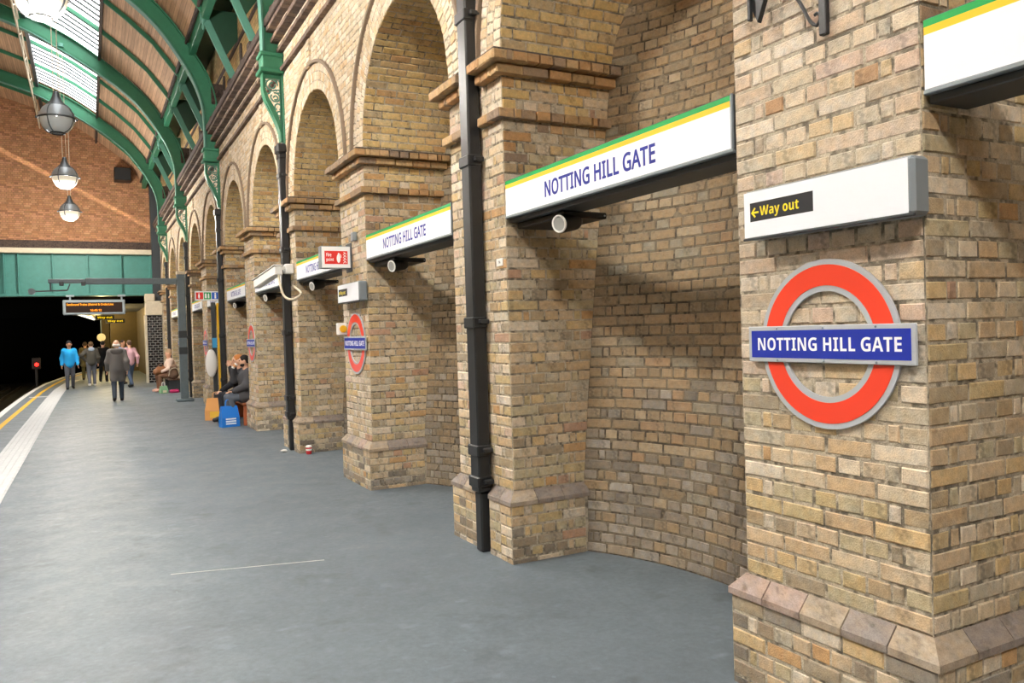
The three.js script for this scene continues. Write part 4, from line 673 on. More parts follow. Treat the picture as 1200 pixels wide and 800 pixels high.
// ------------------------------------------------------------------ indicator board below the girder
const lampGlow = (c, i) => new THREE.MeshStandardMaterial({ color: '#111111', emissive: c, emissiveIntensity: i, roughness: 0.4 });
{
  const o = thing('indicator_display', 'grey next-train indicator board with orange lettering hung from the girder', 'display'), s = 35.4;
  const cs = part(o, 'case', pbox(-0.81, 1.37, 2.80, 3.38, s, s + 0.25, 0.03), M.frame);
  const t = canvasTex(1024, 200, (g, w, h) => { g.fillStyle = '#1c0d05'; g.fillRect(0, 0, w, h); fitText(g, 'Eastbound Trains (District & Circle) Line', 16, 860, 62, 40, 'bold', '#ff9a1e'); fitText(g, '16:45:12', 430, 640, 176, 40, 'bold', '#ff8a10'); });
  part(cs, 'screen', faceS(s - 0.003, -0.71, 1.27, 2.88, 3.28), new THREE.MeshStandardMaterial({ color: '#000000', map: t, emissiveMap: t, emissive: '#ffffff', emissiveIntensity: 2.2, roughness: 0.9 }), 'orange dot-matrix lettering');
  for (const x of [-0.55, 1.25]) part(o, 'hanger', merge([pbox(x - 0.03, x + 0.03, 3.38, 3.56, s + 0.08, s + 0.16, 0.005), pbox(x - 0.14, x + 0.14, 3.5, 3.57, s + 0.04, s + 0.2, 0.01)]), M.frame);
  const l = new THREE.RectAreaLight('#ff8a20', 0.4, 1.9, 0.35); l.position.set(0.28, 3.08, -s + 0.02); l.lookAt(0.28, 3.08, 0); scene.add(l);
  const small = (x, y, sd, w, h, txt, label) => { const q = thing('direction_display', label, 'sign'); part(q, 'case', pbox(x - w / 2 - 0.03, x + w / 2 + 0.03, y - h / 2 - 0.03, y + h / 2 + 0.03, sd, sd + 0.15, 0.01), M.black); const tx = canvasTex(256, 64, (g, W, H) => { g.fillStyle = '#171200'; g.fillRect(0, 0, W, H); fitText(g, txt, 20, 236, 48, 34, 'bold', '#ffd21c'); }); part(q, 'screen', faceS(sd - 0.002, x - w / 2, x + w / 2, y - h / 2, y + h / 2), new THREE.MeshStandardMaterial({ color: '#000000', emissive: '#ffffff', emissiveMap: tx, emissiveIntensity: 1.1 })); const li = new THREE.RectAreaLight('#ffd050', 0.5, w, h); li.position.set(x, y, -sd + 0.02); li.lookAt(x, y, 0); scene.add(li); };
  small(0.75, 2.86, 42, 0.75, 0.17, 'Way out', 'upper small yellow lit sign under the tunnel roof'); small(1.29, 2.78, 46, 0.85, 0.17, 'Way out', 'lower small yellow lit sign under the tunnel roof');
  const tb = thing('tube_light', 'bright fluorescent tube light under the tunnel roof', 'lamp'); part(tb, 'tube', rod(V(-0.42, 3.28, 49.5), V(0.40, 3.2, 58), 0.07), lampGlow('#fff6dd', 1.6)); part(tb, 'batten', bar(V(-0.42, 3.38, 49.5), V(0.40, 3.32, 58), 0.12, 0.06), M.cream);
  for (const [x, sd, i] of [[0.6, 39.5, 14], [0.9, 44.5, 18], [0.2, 49.5, 18], [0.6, 56, 14]]) { const p = new THREE.PointLight('#ffe2a0', i); p.position.set(x, 3.1, -sd); p.castShadow = true; p.shadow.radius = 4; scene.add(p); }
  const mi = thing('round_mirror', 'small round mirror among the heads in the tunnel', 'mirror'); const mg = new THREE.CylinderGeometry(0.2, 0.2, 0.05, 20); mg.rotateX(Math.PI / 2); mg.translate(0.62, 1.95, -46); part(mi, 'disc', mg, M.cream); part(mi, 'stem', rod(V(0.62, 2.1, 46.03), V(0.62, 3.4, 46.03), 0.02), M.steel);
  const sg = thing('signal_lamp', 'glowing red signal lamp in the dark tunnel', 'signal'); part(sg, 'case', pbox(-2.42, -2.06, 0.5, 1.05, 45, 45.2, 0.02), M.black); const lens = new THREE.CylinderGeometry(0.085, 0.085, 0.04, 16); lens.rotateX(Math.PI / 2); lens.translate(-2.22, 0.72, -44.97); part(sg, 'lens', lens, lampGlow('#ff2018', 5), 'red lens'); part(sg, 'post', pbox(-2.3, -2.2, -1.15, 0.5, 45.05, 45.15, 0.01), M.black);
  const rl = new THREE.PointLight('#ff2a18', 0.12); rl.position.set(-2.22, 0.72, -44.8); scene.add(rl);
}
// ------------------------------------------------------------------ pillar of dark glazed bricks
{
  const o = thing('tiled_pillar', 'pillar of black glazed bricks with a cream head at the platform end', 'pillar'), s = 35.4, x0 = 2.14, x1 = 2.70;
  part(o, 'joint_core', pbox(x0 + 0.01, x1, 0, 2.73, s + 0.01, s + 0.4, 0), mat('#8f8c86', 0.9));
  const dk = [mat('#16161a', 0.25), mat('#1e1d20', 0.25), mat('#100f12', 0.25)]; const r = rng(77);
  const rows = 27, h = 2.73 / rows; for (let i = 0; i < rows; i++) { const n = 3, off = i % 2 ? 0.5 : 0; for (let j = 0; j < n + (i % 2); j++) { const a = Math.max(0, (j - off) / n), b = Math.min(1, (j + 1 - off) / n); part(o, 'brick', pbox(x0 + a * (x1 - x0) + 0.012, x0 + b * (x1 - x0) - 0.012, i * h + 0.011, (i + 1) * h - 0.011, s, s + 0.05, 0.004), dk[Math.floor(r() * 3)]); } }
  part(o, 'edge_strip', pbox(x0 - 0.09, x0, 0, 2.73, s - 0.01, s + 0.4, 0.004), M.cream, 'cream vertical edge strip'); part(o, 'head', merge([pbox(x0 - 0.05, x1 + 0.06, 2.73, 3.3, s - 0.06, s + 0.42, 0.02), pbox(x0 - 0.05, x1 - 0.25, 3.3, 3.6, s - 0.03, s + 0.4, 0.02)]), M.cream, 'cream block head');
}
// ------------------------------------------------------------------ hanging globe lamps
const lampLabel = { 5.64: 'globe lamp hanging above the camera', '-0.94': 'globe lamp hanging behind the camera', 12.22: 'largest hanging globe lamp, cut by the top edge', 18.8: 'hanging globe lamp in front of the skylight, glass unlit grey', 25.38: 'middle hanging globe lamp glowing in front of the brick wall', 31.96: 'smallest lowest hanging globe lamp' };
const bowlLit = phys({ color: '#d8d2c4', roughness: 0.25, emissive: '#fff1d6', emissiveIntensity: 0.4 }), bowlDim = phys({ color: '#aeb4b6', roughness: 0.15, clearcoat: 0.6 });
for (const s of [-0.94, 5.64, 12.22, 18.8, 25.38, 31.96]) {
  let bowl; const o = thing('globe_lamp', lampLabel[s], 'lamp', [-0.4, 6.3, -s]), lit = s !== 18.8, L = (p, n = 26) => new THREE.LatheGeometry(p.map((q) => new THREE.Vector2(...q)), n);
  part(o, 'cone_cap', L([[0, 0.56], [0.05, 0.55], [0.06, 0.5], [0.075, 0.44], [0.12, 0.34], [0.2, 0.255], [0.21, 0.24], [0, 0.24]]), M.lampMetal); part(o, 'dome', L([[0.19, 0.26], [0.26, 0.2], [0.315, 0.1], [0.335, 0.01], [0.33, -0.01]]), M.lampDome);
  part(o, 'band', (() => { const t = new THREE.TorusGeometry(0.34, 0.018, 8, 30); t.rotateX(Math.PI / 2); return t; })(), M.lampMetal); bowl = part(o, 'bowl', L([[0.325, -0.005], [0.315, -0.09], [0.27, -0.19], [0.2, -0.26], [0.13, -0.295], [0.1, -0.3]]), lit ? bowlLit : bowlDim, lit ? 'glowing glass bowl' : 'grey glass bowl');
  part(bowl, 'bottom_ring', (() => { const t = new THREE.TorusGeometry(0.12, 0.024, 8, 24); t.rotateX(Math.PI / 2); t.translate(0, -0.295, 0); return t; })(), M.black); part(o, 'bottom_plate', (() => { const c = new THREE.CylinderGeometry(0.11, 0.11, 0.012, 20); c.translate(0, -0.297, 0); return c; })(), M.lampDome);
  for (let i = 0; i < 4; i++) { const pts = [[0.334, 0], [0.322, -0.09], [0.277, -0.192], [0.2, -0.266], [0.12, -0.3]], a = i * Math.PI / 2 + 0.5; part(bowl, 'rib', tube(pts.map(([r, y]) => new THREE.Vector3(r * Math.cos(a), y, r * Math.sin(a))), 0.012, 6, 16), M.lampMetal); const up = [[0.338, 0], [0.318, 0.11], [0.262, 0.21], [0.19, 0.27]]; part(o, 'rib', tube(up.map(([r, y]) => new THREE.Vector3(r * Math.cos(a), y, r * Math.sin(a))), 0.01, 6, 14), M.lampMetal); }
  part(o, 'lug', merge([-1, 1].map((k) => { const c = new THREE.SphereGeometry(0.025, 8, 6); c.translate(k * 0.365, 0, 0); return c; })), M.lampMetal);
  const top = roofY(-0.4) - 6.3 - 0.35; for (const d of [-0.045, 0.045]) part(o, 'suspension_rod', rod(new THREE.Vector3(d, 0.54, 0), new THREE.Vector3(d, top, 0), 0.009, 6), M.cream); part(o, 'rod_clamp', (() => { const c = new THREE.CylinderGeometry(0.09, 0.09, 0.1, 14); c.translate(0, top, 0); return c; })(), M.greenPale);
  if (lit) { const p = new THREE.PointLight('#fff8ee', 68); p.position.set(-0.4, 5.9, -s); p.castShadow = true; p.shadow.radius = 14; scene.add(p); }
}

// ------------------------------------------------------------------ people: smooth figures from tapered bones
const v3 = (x, y, z) => new THREE.Vector3(x, y, z);
function capsule(a, b, ra, rb) { const d = b.clone().sub(a), L2 = Math.max(1e-9, d.lengthSq()); return { lo: a.clone().min(b).subScalar(Math.max(ra, rb)), hi: a.clone().max(b).addScalar(Math.max(ra, rb)), f: (x, y, z) => { const px = x - a.x, py = y - a.y, pz = z - a.z; let t = (px * d.x + py * d.y + pz * d.z) / L2; t = t < 0 ? 0 : t > 1 ? 1 : t; const ex = px - d.x * t, ey = py - d.y * t, ez = pz - d.z * t; return Math.sqrt(ex * ex + ey * ey + ez * ez) - (ra + (rb - ra) * t); } }; }
function ball(c, rx, ry, rz) { const m = Math.min(rx, ry, rz); return { lo: v3(c.x - rx, c.y - ry, c.z - rz), hi: v3(c.x + rx, c.y + ry, c.z + rz), f: (x, y, z) => { const a = (x - c.x) / rx, b = (y - c.y) / ry, d = (z - c.z) / rz; return (Math.sqrt(a * a + b * b + d * d) - 1) * m; } }; }
function surface(bones, k = 0.035, cell = 0.02) { // naive surface nets over the smooth union
  const lo = v3(1e9, 1e9, 1e9), hi = v3(-1e9, -1e9, -1e9); for (const b of bones) { lo.min(b.lo); hi.max(b.hi); } lo.subScalar(cell * 2.5); hi.addScalar(cell * 2.5);
  const nx = Math.ceil((hi.x - lo.x) / cell), ny = Math.ceil((hi.y - lo.y) / cell), nz = Math.ceil((hi.z - lo.z) / cell), F = new Float32Array(nx * ny * nz), id = (i, j, l) => (l * ny + j) * nx + i;
  for (let l = 0; l < nz; l++) for (let j = 0; j < ny; j++) for (let i = 0; i < nx; i++) { const x = lo.x + i * cell, y = lo.y + j * cell, z = lo.z + l * cell; let d = 1e3; for (const b of bones) { const e = b.f(x, y, z), h = Math.max(k - Math.abs(d - e), 0) / k; d = Math.min(d, e) - h * h * k * 0.25; } F[id(i, j, l)] = d; }
  const vert = new Int32Array(nx * ny * nz).fill(-1), P = [], I = [];
  for (let l = 0; l < nz - 1; l++) for (let j = 0; j < ny - 1; j++) for (let i = 0; i < nx - 1; i++) {
    let n = 0, sx = 0, sy = 0, sz = 0, mask = 0; const c = [];
    for (let q = 0; q < 8; q++) { const f = F[id(i + (q & 1), j + (q >> 1 & 1), l + (q >> 2))]; c.push(f); if (f < 0) mask |= 1 << q; }
    if (mask === 0 || mask === 255) continue;
    for (const [a, b] of [[0, 1], [2, 3], [4, 5], [6, 7], [0, 2], [1, 3], [4, 6], [5, 7], [0, 4], [1, 5], [2, 6], [3, 7]]) if ((c[a] < 0) !== (c[b] < 0)) { const t = c[a] / (c[a] - c[b]); sx += (a & 1) + ((b & 1) - (a & 1)) * t; sy += (a >> 1 & 1) + ((b >> 1 & 1) - (a >> 1 & 1)) * t; sz += (a >> 2) + ((b >> 2) - (a >> 2)) * t; n++; }
    vert[id(i, j, l)] = P.length / 3; P.push(lo.x + (i + sx / n) * cell, lo.y + (j + sy / n) * cell, lo.z + (l + sz / n) * cell);
  }
  const quad = (a, b, c, d, f) => { if (a < 0 || b < 0 || c < 0 || d < 0) return; f ? I.push(a, b, c, a, c, d) : I.push(a, c, b, a, d, c); };
  for (let l = 1; l < nz - 1; l++) for (let j = 1; j < ny - 1; j++) for (let i = 1; i < nx - 1; i++) {
    const s = F[id(i, j, l)] < 0;
    if (s !== F[id(i + 1, j, l)] < 0) quad(vert[id(i, j - 1, l - 1)], vert[id(i, j, l - 1)], vert[id(i, j, l)], vert[id(i, j - 1, l)], s);
    if (s !== F[id(i, j + 1, l)] < 0) quad(vert[id(i - 1, j, l - 1)], vert[id(i - 1, j, l)], vert[id(i, j, l)], vert[id(i, j, l - 1)], s);
    if (s !== F[id(i, j, l + 1)] < 0) quad(vert[id(i - 1, j - 1, l)], vert[id(i, j - 1, l)], vert[id(i, j, l)], vert[id(i - 1, j, l)], s);
  }
  const g = new THREE.BufferGeometry(); g.setAttribute('position', new THREE.Float32BufferAttribute(P, 3)); g.setIndex(I); g.computeVertexNormals();
  g.setAttribute('uv', new THREE.Float32BufferAttribute(new Float32Array(P.length / 3 * 2).map((_, i) => P[Math.floor(i / 2) * 3 + (i % 2)]), 2));
  return g;
}
const fabricBump = texture(256, (x, y) => { const v = 0.5 + 0.3 * Math.sin(x * 400) * Math.sin(y * 400) + 0.5 * (fbm(x, y) - 0.5); return [v, v, v]; }, false);
const cloth = (c, r = 0.9) => mat(c, r, { bumpMap: fabricBump, bumpScale: 0.002 });
const skinPale = mat('#d9a98c', 0.6), skinTan = mat('#c48f6e', 0.6);
function handGeo(w, d, side) { // palm and five fingers hanging from wrist w in direction d
  const list = [], x = Math.abs(d.y) > 0.8 ? v3(1, 0, 0) : v3(0, 1, 0), a = new THREE.Vector3().crossVectors(d, x).normalize(), b = new THREE.Vector3().crossVectors(a, d).normalize(), at = (u, p, q) => w.clone().addScaledVector(d, u).addScaledVector(a, p).addScaledVector(b, q);
  const palm = new THREE.SphereGeometry(1, 10, 8); palm.scale(0.042, 0.05, 0.018); palm.applyMatrix4(new THREE.Matrix4().makeBasis(a, d, b).setPosition(at(0.05, 0, 0))); list.push(palm);
  [[-0.03, 0.062], [-0.01, 0.075], [0.01, 0.07], [0.03, 0.055]].forEach(([p, l]) => list.push(tube([at(0.08, p, 0), at(0.08 + l * 0.6, p * 1.05, 0.006), at(0.08 + l * 0.9, p * 1.05, 0.022)], 0.0088, 6, 5)));
  list.push(tube([at(0.03, side * 0.036, 0), at(0.06, side * 0.058, 0.012), at(0.09, side * 0.06, 0.022)], 0.0098, 6, 5)); return list;
}
function person(spec) {
  const o = thing('person', spec.label, 'person', [spec.x, spec.y || 0, -spec.s], spec.turn), J = spec.joints, sk = spec.skin || skinPale, h = J.head, up = J.head.clone().sub(J.neck).normalize(), fw = spec.look || v3(0, 0, 1);
  const mir2 = [-1, 1], N = (a, i) => J[a][i];
  // the body: one surface
  const bones = [ball(h, 0.078, 0.112, 0.096), capsule(h.clone().addScaledVector(up, -0.06).addScaledVector(fw, 0.025), h.clone().addScaledVector(up, -0.085).addScaledVector(fw, 0.05), 0.05, 0.035), capsule(J.neck, h, 0.052, 0.055), capsule(J.pelvis, J.chest, 0.125, 0.135), capsule(J.chest, J.neck, 0.12, 0.06)];
  for (const i of [0, 1]) bones.push(capsule(J.chest, N('shoulder', i), 0.09, 0.06), capsule(N('shoulder', i), N('elbow', i), 0.052, 0.042), capsule(N('elbow', i), N('wrist', i), 0.04, 0.028), capsule(J.pelvis, N('hip', i), 0.11, 0.1), capsule(N('hip', i), N('knee', i), 0.085, 0.056), capsule(N('knee', i), N('ankle', i), 0.055, 0.036), capsule(N('ankle', i), N('toe', i), 0.04, 0.03));
  const nose = h.clone().addScaledVector(fw, 0.098).addScaledVector(up, -0.012); bones.push(capsule(h.clone().addScaledVector(fw, 0.08).addScaledVector(up, 0.02), nose, 0.012, 0.016));
  const sideV = new THREE.Vector3().crossVectors(up, fw).normalize(); for (const q of mir2) bones.push(ball(h.clone().addScaledVector(sideV, q * 0.08).addScaledVector(up, -0.005), 0.018, 0.03, 0.02));
  const body = surface(bones, 0.03, 0.018), hands = [0, 1].flatMap((i) => handGeo(N('wrist', i), N('wrist', i).clone().sub(N('elbow', i)).normalize(), i ? -1 : 1));
  part(o, 'body', merge([body, ...hands]), sk);
  for (const q of mir2) { const e = new THREE.SphereGeometry(0.011, 8, 6); const p = h.clone().addScaledVector(fw, 0.086).addScaledVector(up, 0.012).addScaledVector(sideV, q * 0.032); e.translate(p.x, p.y, p.z); part(o, 'eye', e, M.black); }
  { const e = new THREE.SphereGeometry(1, 8, 6); e.scale(0.024, 0.007, 0.01); e.applyQuaternion(new THREE.Quaternion().setFromUnitVectors(v3(0, 0, 1), fw)); const p = h.clone().addScaledVector(fw, 0.088).addScaledVector(up, -0.055); e.translate(p.x, p.y, p.z); part(o, 'mouth', e, mat('#8e4a40', 0.6)); }
  // clothes
  const b = spec.bulk || 0.03, tb = [capsule(J.pelvis.clone().addScaledVector(v3(0, 1, 0), spec.hem || 0.0), J.chest, 0.14 + b, 0.145 + b), capsule(J.chest, J.neck.clone().addScaledVector(up, -0.045), 0.12 + b, 0.07)];
  for (const i of [0, 1]) { const wr = N('wrist', i).clone().lerp(N('elbow', i), 0.06); tb.push(capsule(J.chest, N('shoulder', i), 0.09 + b * 0.6, 0.066 + b * 0.6), capsule(N('shoulder', i), N('elbow', i), 0.06 + b * 0.7, 0.05 + b * 0.7), capsule(N('elbow', i), wr, 0.05 + b * 0.6, 0.036 + b * 0.5)); if (spec.coat) tb.push(capsule(J.pelvis.clone().lerp(N('hip', i), 0.8), N('hip', i).clone().lerp(N('knee', i), spec.coat), 0.13, 0.12)); }
  part(o, spec.topName || 'jacket', surface(tb, 0.05, 0.02), cloth(spec.top));
  const lb = []; for (const i of [0, 1]) lb.push(capsule(J.pelvis.clone().add(v3(0, 0.03, 0)), N('hip', i), 0.125, 0.112), capsule(N('hip', i), N('knee', i), 0.1, 0.073), capsule(N('knee', i), N('ankle', i).clone().lerp(N('knee', i), 0.04), 0.071, 0.058));
  part(o, 'trousers', surface(lb, 0.025, 0.02), cloth(spec.legs));
  for (const i of [0, 1]) part(o, 'shoe', surface([capsule(N('ankle', i).clone().add(v3(0, -0.015, 0)), N('toe', i), 0.05, 0.042), capsule(N('ankle', i).clone().add(v3(0, -0.035, 0)), N('toe', i).clone().lerp(N('ankle', i), 0.4), 0.048, 0.046)], 0.02, 0.016), spec.shoes || M.black);
  if (spec.hair) { const hc = h.clone().addScaledVector(up, spec.hairName ? 0.045 : 0.024).addScaledVector(fw, -0.02); const hb = [ball(hc, 0.088, 0.106, 0.098)]; if (spec.longHair) hb.push(capsule(hc.clone().addScaledVector(fw, -0.05), J.neck.clone().addScaledVector(fw, -0.07), 0.07, 0.06)); const hg = surface(hb, 0.03, 0.014); const pos = hg.attributes.position; part(o, spec.hairName || 'hair', hg, spec.hair); void pos; }
  if (spec.beard) part(o, 'beard', surface([capsule(h.clone().addScaledVector(up, -0.075).addScaledVector(fw, 0.055).addScaledVector(sideV, -0.03), h.clone().addScaledVector(up, -0.075).addScaledVector(fw, 0.055).addScaledVector(sideV, 0.03), 0.038, 0.038), ...mir2.map((q) => capsule(h.clone().addScaledVector(sideV, q * 0.066).addScaledVector(up, -0.02), h.clone().addScaledVector(sideV, q * 0.045).addScaledVector(up, -0.08).addScaledVector(fw, 0.04), 0.02, 0.025))], 0.02, 0.014), spec.beard);
  return o;
}
// stride: +1 right leg forward; arms swing against it. Faces +z
function standing(H, stride = 0.2, o = {}) {
  const q = H / 1.75, S = (x, y, z) => v3(x * q, y * q, z * q), st = stride, J = { pelvis: S(0, 0.95, 0), chest: S(0, 1.27, 0.01), neck: S(0, 1.46, 0.0), head: S(0, 1.63, 0.025), shoulder: [S(-0.155, 1.40, 0), S(0.155, 1.40, 0)], hip: [S(-0.085, 0.9, 0), S(0.085, 0.9, 0)] };
  J.knee = [S(-0.095, 0.5, 0.5 * st + 0.03), S(0.095, 0.5, -0.4 * st + 0.03)]; J.ankle = [S(-0.1, 0.075, st * 0.9 - 0.03), S(0.1, 0.085 + Math.abs(st) * 0.15, -st - 0.06)]; J.toe = [S(-0.11, 0.045, st * 0.9 + 0.13), S(0.11, 0.045, -st + 0.09)];
  if (st < 0) { J.ankle = [S(-0.1, 0.085 - st * 0.15, st - 0.06), S(0.1, 0.075, -st * 0.9 - 0.03)]; J.toe = [S(-0.11, 0.045, st + 0.09), S(0.11, 0.045, -st * 0.9 + 0.13)]; }
  J.elbow = [S(-0.235, 1.13, -st * 0.5 - 0.03), S(0.235, 1.13, st * 0.5 - 0.03)]; J.wrist = [S(-0.25, 0.89, -st * 0.7 + 0.06), S(0.25, 0.89, st * 0.7 + 0.06)];
  Object.assign(J, o); return J;
}
// sits facing +z with its seat at y = 0.45 and its back near z = 0
function seated(o = {}) {
  const J = { pelvis: v3(0, 0.57, 0.02), chest: v3(0, 0.88, 0.05), neck: v3(0, 1.06, 0.07), head: v3(0, 1.225, 0.11), shoulder: [v3(-0.165, 1.0, 0.05), v3(0.165, 1.0, 0.05)], hip: [v3(-0.09, 0.54, 0.04), v3(0.09, 0.54, 0.04)], knee: [v3(-0.11, 0.53, 0.42), v3(0.11, 0.53, 0.40)], ankle: [v3(-0.11, 0.09, 0.40), v3(0.11, 0.09, 0.36)], toe: [v3(-0.13, 0.045, 0.57), v3(0.13, 0.045, 0.53)], elbow: [v3(-0.22, 0.76, 0.12), v3(0.22, 0.76, 0.12)], wrist: [v3(-0.14, 0.66, 0.34), v3(0.14, 0.66, 0.34)] };
  Object.assign(J, o); return J;
}
const AWAY = Math.PI, TRACK = -Math.PI / 2;   // headings: towards the tunnel, towards the tracks
person({ label: 'person in a bright blue jacket walking towards the camera', x: -0.62, s: 33.8, turn: 0.1, joints: standing(1.78, 0.14), top: '#1f9de0', topName: 'blue_jacket', bulk: 0.035, hem: -0.02, legs: '#4d5058', skin: skinTan, hair: mat('#1b1c20', 0.8), hairName: 'beanie' });
{
  const p = person({ label: 'person in a long grey coat walking away down the platform', x: 0.72, s: 25.6, turn: AWAY, joints: standing(1.76, 0.18), top: '#6c6865', topName: 'coat', bulk: 0.05, coat: 0.62, legs: '#39434f', shoes: M.black, skin: skinPale });
  part(p, 'hood', surface([capsule(v3(-0.1, 1.45, -0.09), v3(0.1, 1.45, -0.09), 0.07, 0.07), ball(v3(0, 1.40, -0.12), 0.12, 0.1, 0.06)], 0.04, 0.018), cloth('#5d5957')); part(p, 'hair_fringe', surface([capsule(v3(-0.06, 1.6, -0.035), v3(0.06, 1.6, -0.035), 0.045, 0.045)], 0.02, 0.014), mat('#cfc9c2', 0.8));
}
{ const p = person({ label: 'person in a dark olive jacket with a pale hood, hand on hip', x: 0.1, s: 35.6, turn: AWAY + 0.1, joints: standing(1.74, 0.08, { elbow: [v3(-0.24, 1.12, 0), v3(0.36, 1.2, -0.08)], wrist: [v3(-0.25, 0.9, 0.08), v3(0.2, 1.0, 0.02)] }), top: '#4d4a42', topName: 'jacket', bulk: 0.04, legs: '#63666f', shoes: M.white, hair: mat('#6e5335', 0.8) }); part(p, 'hood', surface([ball(v3(0, 1.44, -0.1), 0.12, 0.09, 0.07)], 0.03, 0.018), cloth('#a9b6c6')); }
person({ label: 'person all in black beyond the pale hood', x: 0.56, s: 38.6, turn: AWAY - 0.2, joints: standing(1.76, 0.1), top: '#17181b', bulk: 0.04, coat: 0.4, legs: '#15161a', hair: mat('#2a2320', 0.8) });
person({ label: 'farthest person in olive brown, left of the pale hood', x: -0.12, s: 41.5, turn: AWAY, joints: standing(1.74, 0.05), top: '#6a5f3c', bulk: 0.04, coat: 0.5, legs: '#55502f', hair: mat('#4b3a28', 0.8) });
person({ label: 'person in a pink shirt and blue jeans, half turned', x: 1.36, s: 32.9, turn: AWAY + 0.5, joints: standing(1.74, 0.2), top: '#dcaeb8', topName: 'shirt', bulk: 0.018, legs: '#46566e', shoes: M.black, hair: mat('#5a4434', 0.8) });
person({ label: 'person in a pale blue shirt behind the pink shirt', x: 1.22, s: 35.6, turn: 0.7, joints: standing(1.76, 0.06), top: '#8fa9d2', topName: 'shirt', bulk: 0.02, legs: '#3c4048', skin: skinTan, hair: mat('#3a2c22', 0.8) });
// the seated couple between two piers, their bench and bags
{
  const o = thing('bench', 'low wooden bench under the seated couple', 'bench'); for (let i = 0; i < 3; i++) part(o, 'slat', pbox(2.60 + i * 0.13, 2.72 + i * 0.13, 0.40, 0.44, 16.06, 18.1, 0.008), mat(['#9c5b34', '#a3623a', '#94552f'][i], 0.6)); for (const s of [16.1, 17.95]) part(o, 'support', pbox(2.62, 2.98, 0, 0.4, s, s + 0.07, 0.008), mat('#a85a35', 0.6));
  const man = person({ label: 'bearded person in a grey coat sitting and drinking on the bench', x: 2.80, s: 16.34, y: 0.02, turn: TRACK, skin: skinPale, joints: seated({ wrist: [v3(0.0, 1.12, 0.30), v3(0.13, 0.66, 0.34)], elbow: [v3(-0.2, 0.86, 0.27), v3(0.22, 0.76, 0.1)], toe: [v3(-0.13, 0.06, 0.57), v3(0.13, 0.06, 0.5)], ankle: [v3(-0.11, 0.1, 0.41), v3(0.11, 0.1, 0.33)] }), top: '#4a4a4e', topName: 'coat', bulk: 0.04, coat: 0.35, legs: '#565d68', hair: mat('#17130f', 0.8), beard: mat('#1d1610', 0.85) }); void man;
  const cup = thing('drink_cup', 'white cup raised to the mouth of the bearded person', 'cup'); const cg = new THREE.LatheGeometry([[0, 0], [0.03, 0], [0.042, 0.11], [0.04, 0.11], [0.028, 0.006], [0, 0.006]].map((p) => new THREE.Vector2(...p)), 16); part(cup, 'body', cg, M.white); part(cup, 'sleeve', new THREE.LatheGeometry([[0.034, 0.03], [0.0405, 0.08]].map((p) => new THREE.Vector2(...p)), 16), mat('#cf9a6a', 0.8)); cup.position.set(2.47, 1.12, -16.30); cup.rotation.z = -0.7;
  const w = person({ label: 'person in black on the bench, half hidden behind the bearded person', x: 2.78, s: 17.0, y: 0.02, turn: TRACK + 0.15, skin: skinPale, joints: seated({ wrist: [v3(-0.16, 0.62, 0.4), v3(0.05, 1.1, 0.27)], elbow: [v3(-0.22, 0.76, 0.15), v3(0.17, 0.85, 0.24)] }), top: '#1d1f26', topName: 'jacket', bulk: 0.03, coat: 0.3, legs: '#23252c', hair: mat('#c07a3e', 0.8), longHair: false }); void w;
}
function carrier(label, m, x, s, w, d, h, turn, handles, extra) {
  const o = thing('carrier_bag', label, 'bag', [x, 0, -s], turn), hw = w / 2, hd = d / 2, t = 0.86;
  part(o, 'body', (() => { const P = [], q = (a, b, c, e) => P.push(...a, ...b, ...c, ...a, ...c, ...e); const B = [[-hw, 0, hd], [hw, 0, hd], [hw, 0, -hd], [-hw, 0, -hd]], T = [[-hw * t, h, hd * 0.35], [hw * t, h, hd * 0.35], [hw * t, h, -hd * 0.35], [-hw * t, h, -hd * 0.35]], mid = [[-hw, h * 0.45, hd], [hw, h * 0.45, hd], [hw * 0.86, h * 0.5, 0], [hw, h * 0.45, -hd], [-hw, h * 0.45, -hd], [-hw * 0.86, h * 0.5, 0]];
    q(B[0], B[1], mid[1], mid[0]); q(mid[0], mid[1], T[1], T[0]); q(B[2], B[3], mid[4], mid[3]); q(mid[3], mid[4], T[3], T[2]); P.push(...B[1], ...B[2], ...mid[2], ...B[1], ...mid[2], ...mid[1], ...B[2], ...mid[3], ...mid[2], ...mid[1], ...mid[2], ...T[1], ...mid[2], ...T[2], ...T[1], ...mid[2], ...mid[3], ...T[2]); P.push(...B[3], ...B[0], ...mid[5], ...B[0], ...mid[0], ...mid[5], ...B[3], ...mid[5], ...mid[4], ...mid[0], ...T[0], ...mid[5], ...mid[5], ...T[0], ...T[3], ...mid[5], ...T[3], ...mid[4]); q(B[3], B[2], B[1], B[0]);
    const g = new THREE.BufferGeometry(); g.setAttribute('position', new THREE.Float32BufferAttribute(P, 3)); g.setAttribute('uv', new THREE.Float32BufferAttribute(P.filter((_, i) => i % 3 < 2), 2)); g.computeVertexNormals(); return g; })(), m);
  for (const z of [-1, 1]) part(o, 'handle', tube([v3(-hw * 0.4, h - 0.01, z * hd * 0.3), v3(-hw * 0.25, h + 0.11, z * hd * 0.2), v3(hw * 0.25, h + 0.11, z * hd * 0.2), v3(hw * 0.4, h - 0.01, z * hd * 0.3)], 0.007, 6, 14), handles); if (extra) extra(o, hw, hd, h); return o;
}
const sided = (c, r = 0.7) => mat(c, r, { side: THREE.DoubleSide });
carrier('brown paper carrier bag with handles leaning beside the seated couple', sided('#d79a58'), 2.34, 17.75, 0.42, 0.2, 0.46, -0.5, mat('#e0b27c', 0.8), (o, hw, hd, h) => part(o, 'print', pbox(-hw * 0.5, hw * 0.5, h * 0.12, h * 0.4, -hd - 0.002, -hd + 0.0, 0), mat('#e9b93d', 0.7)));
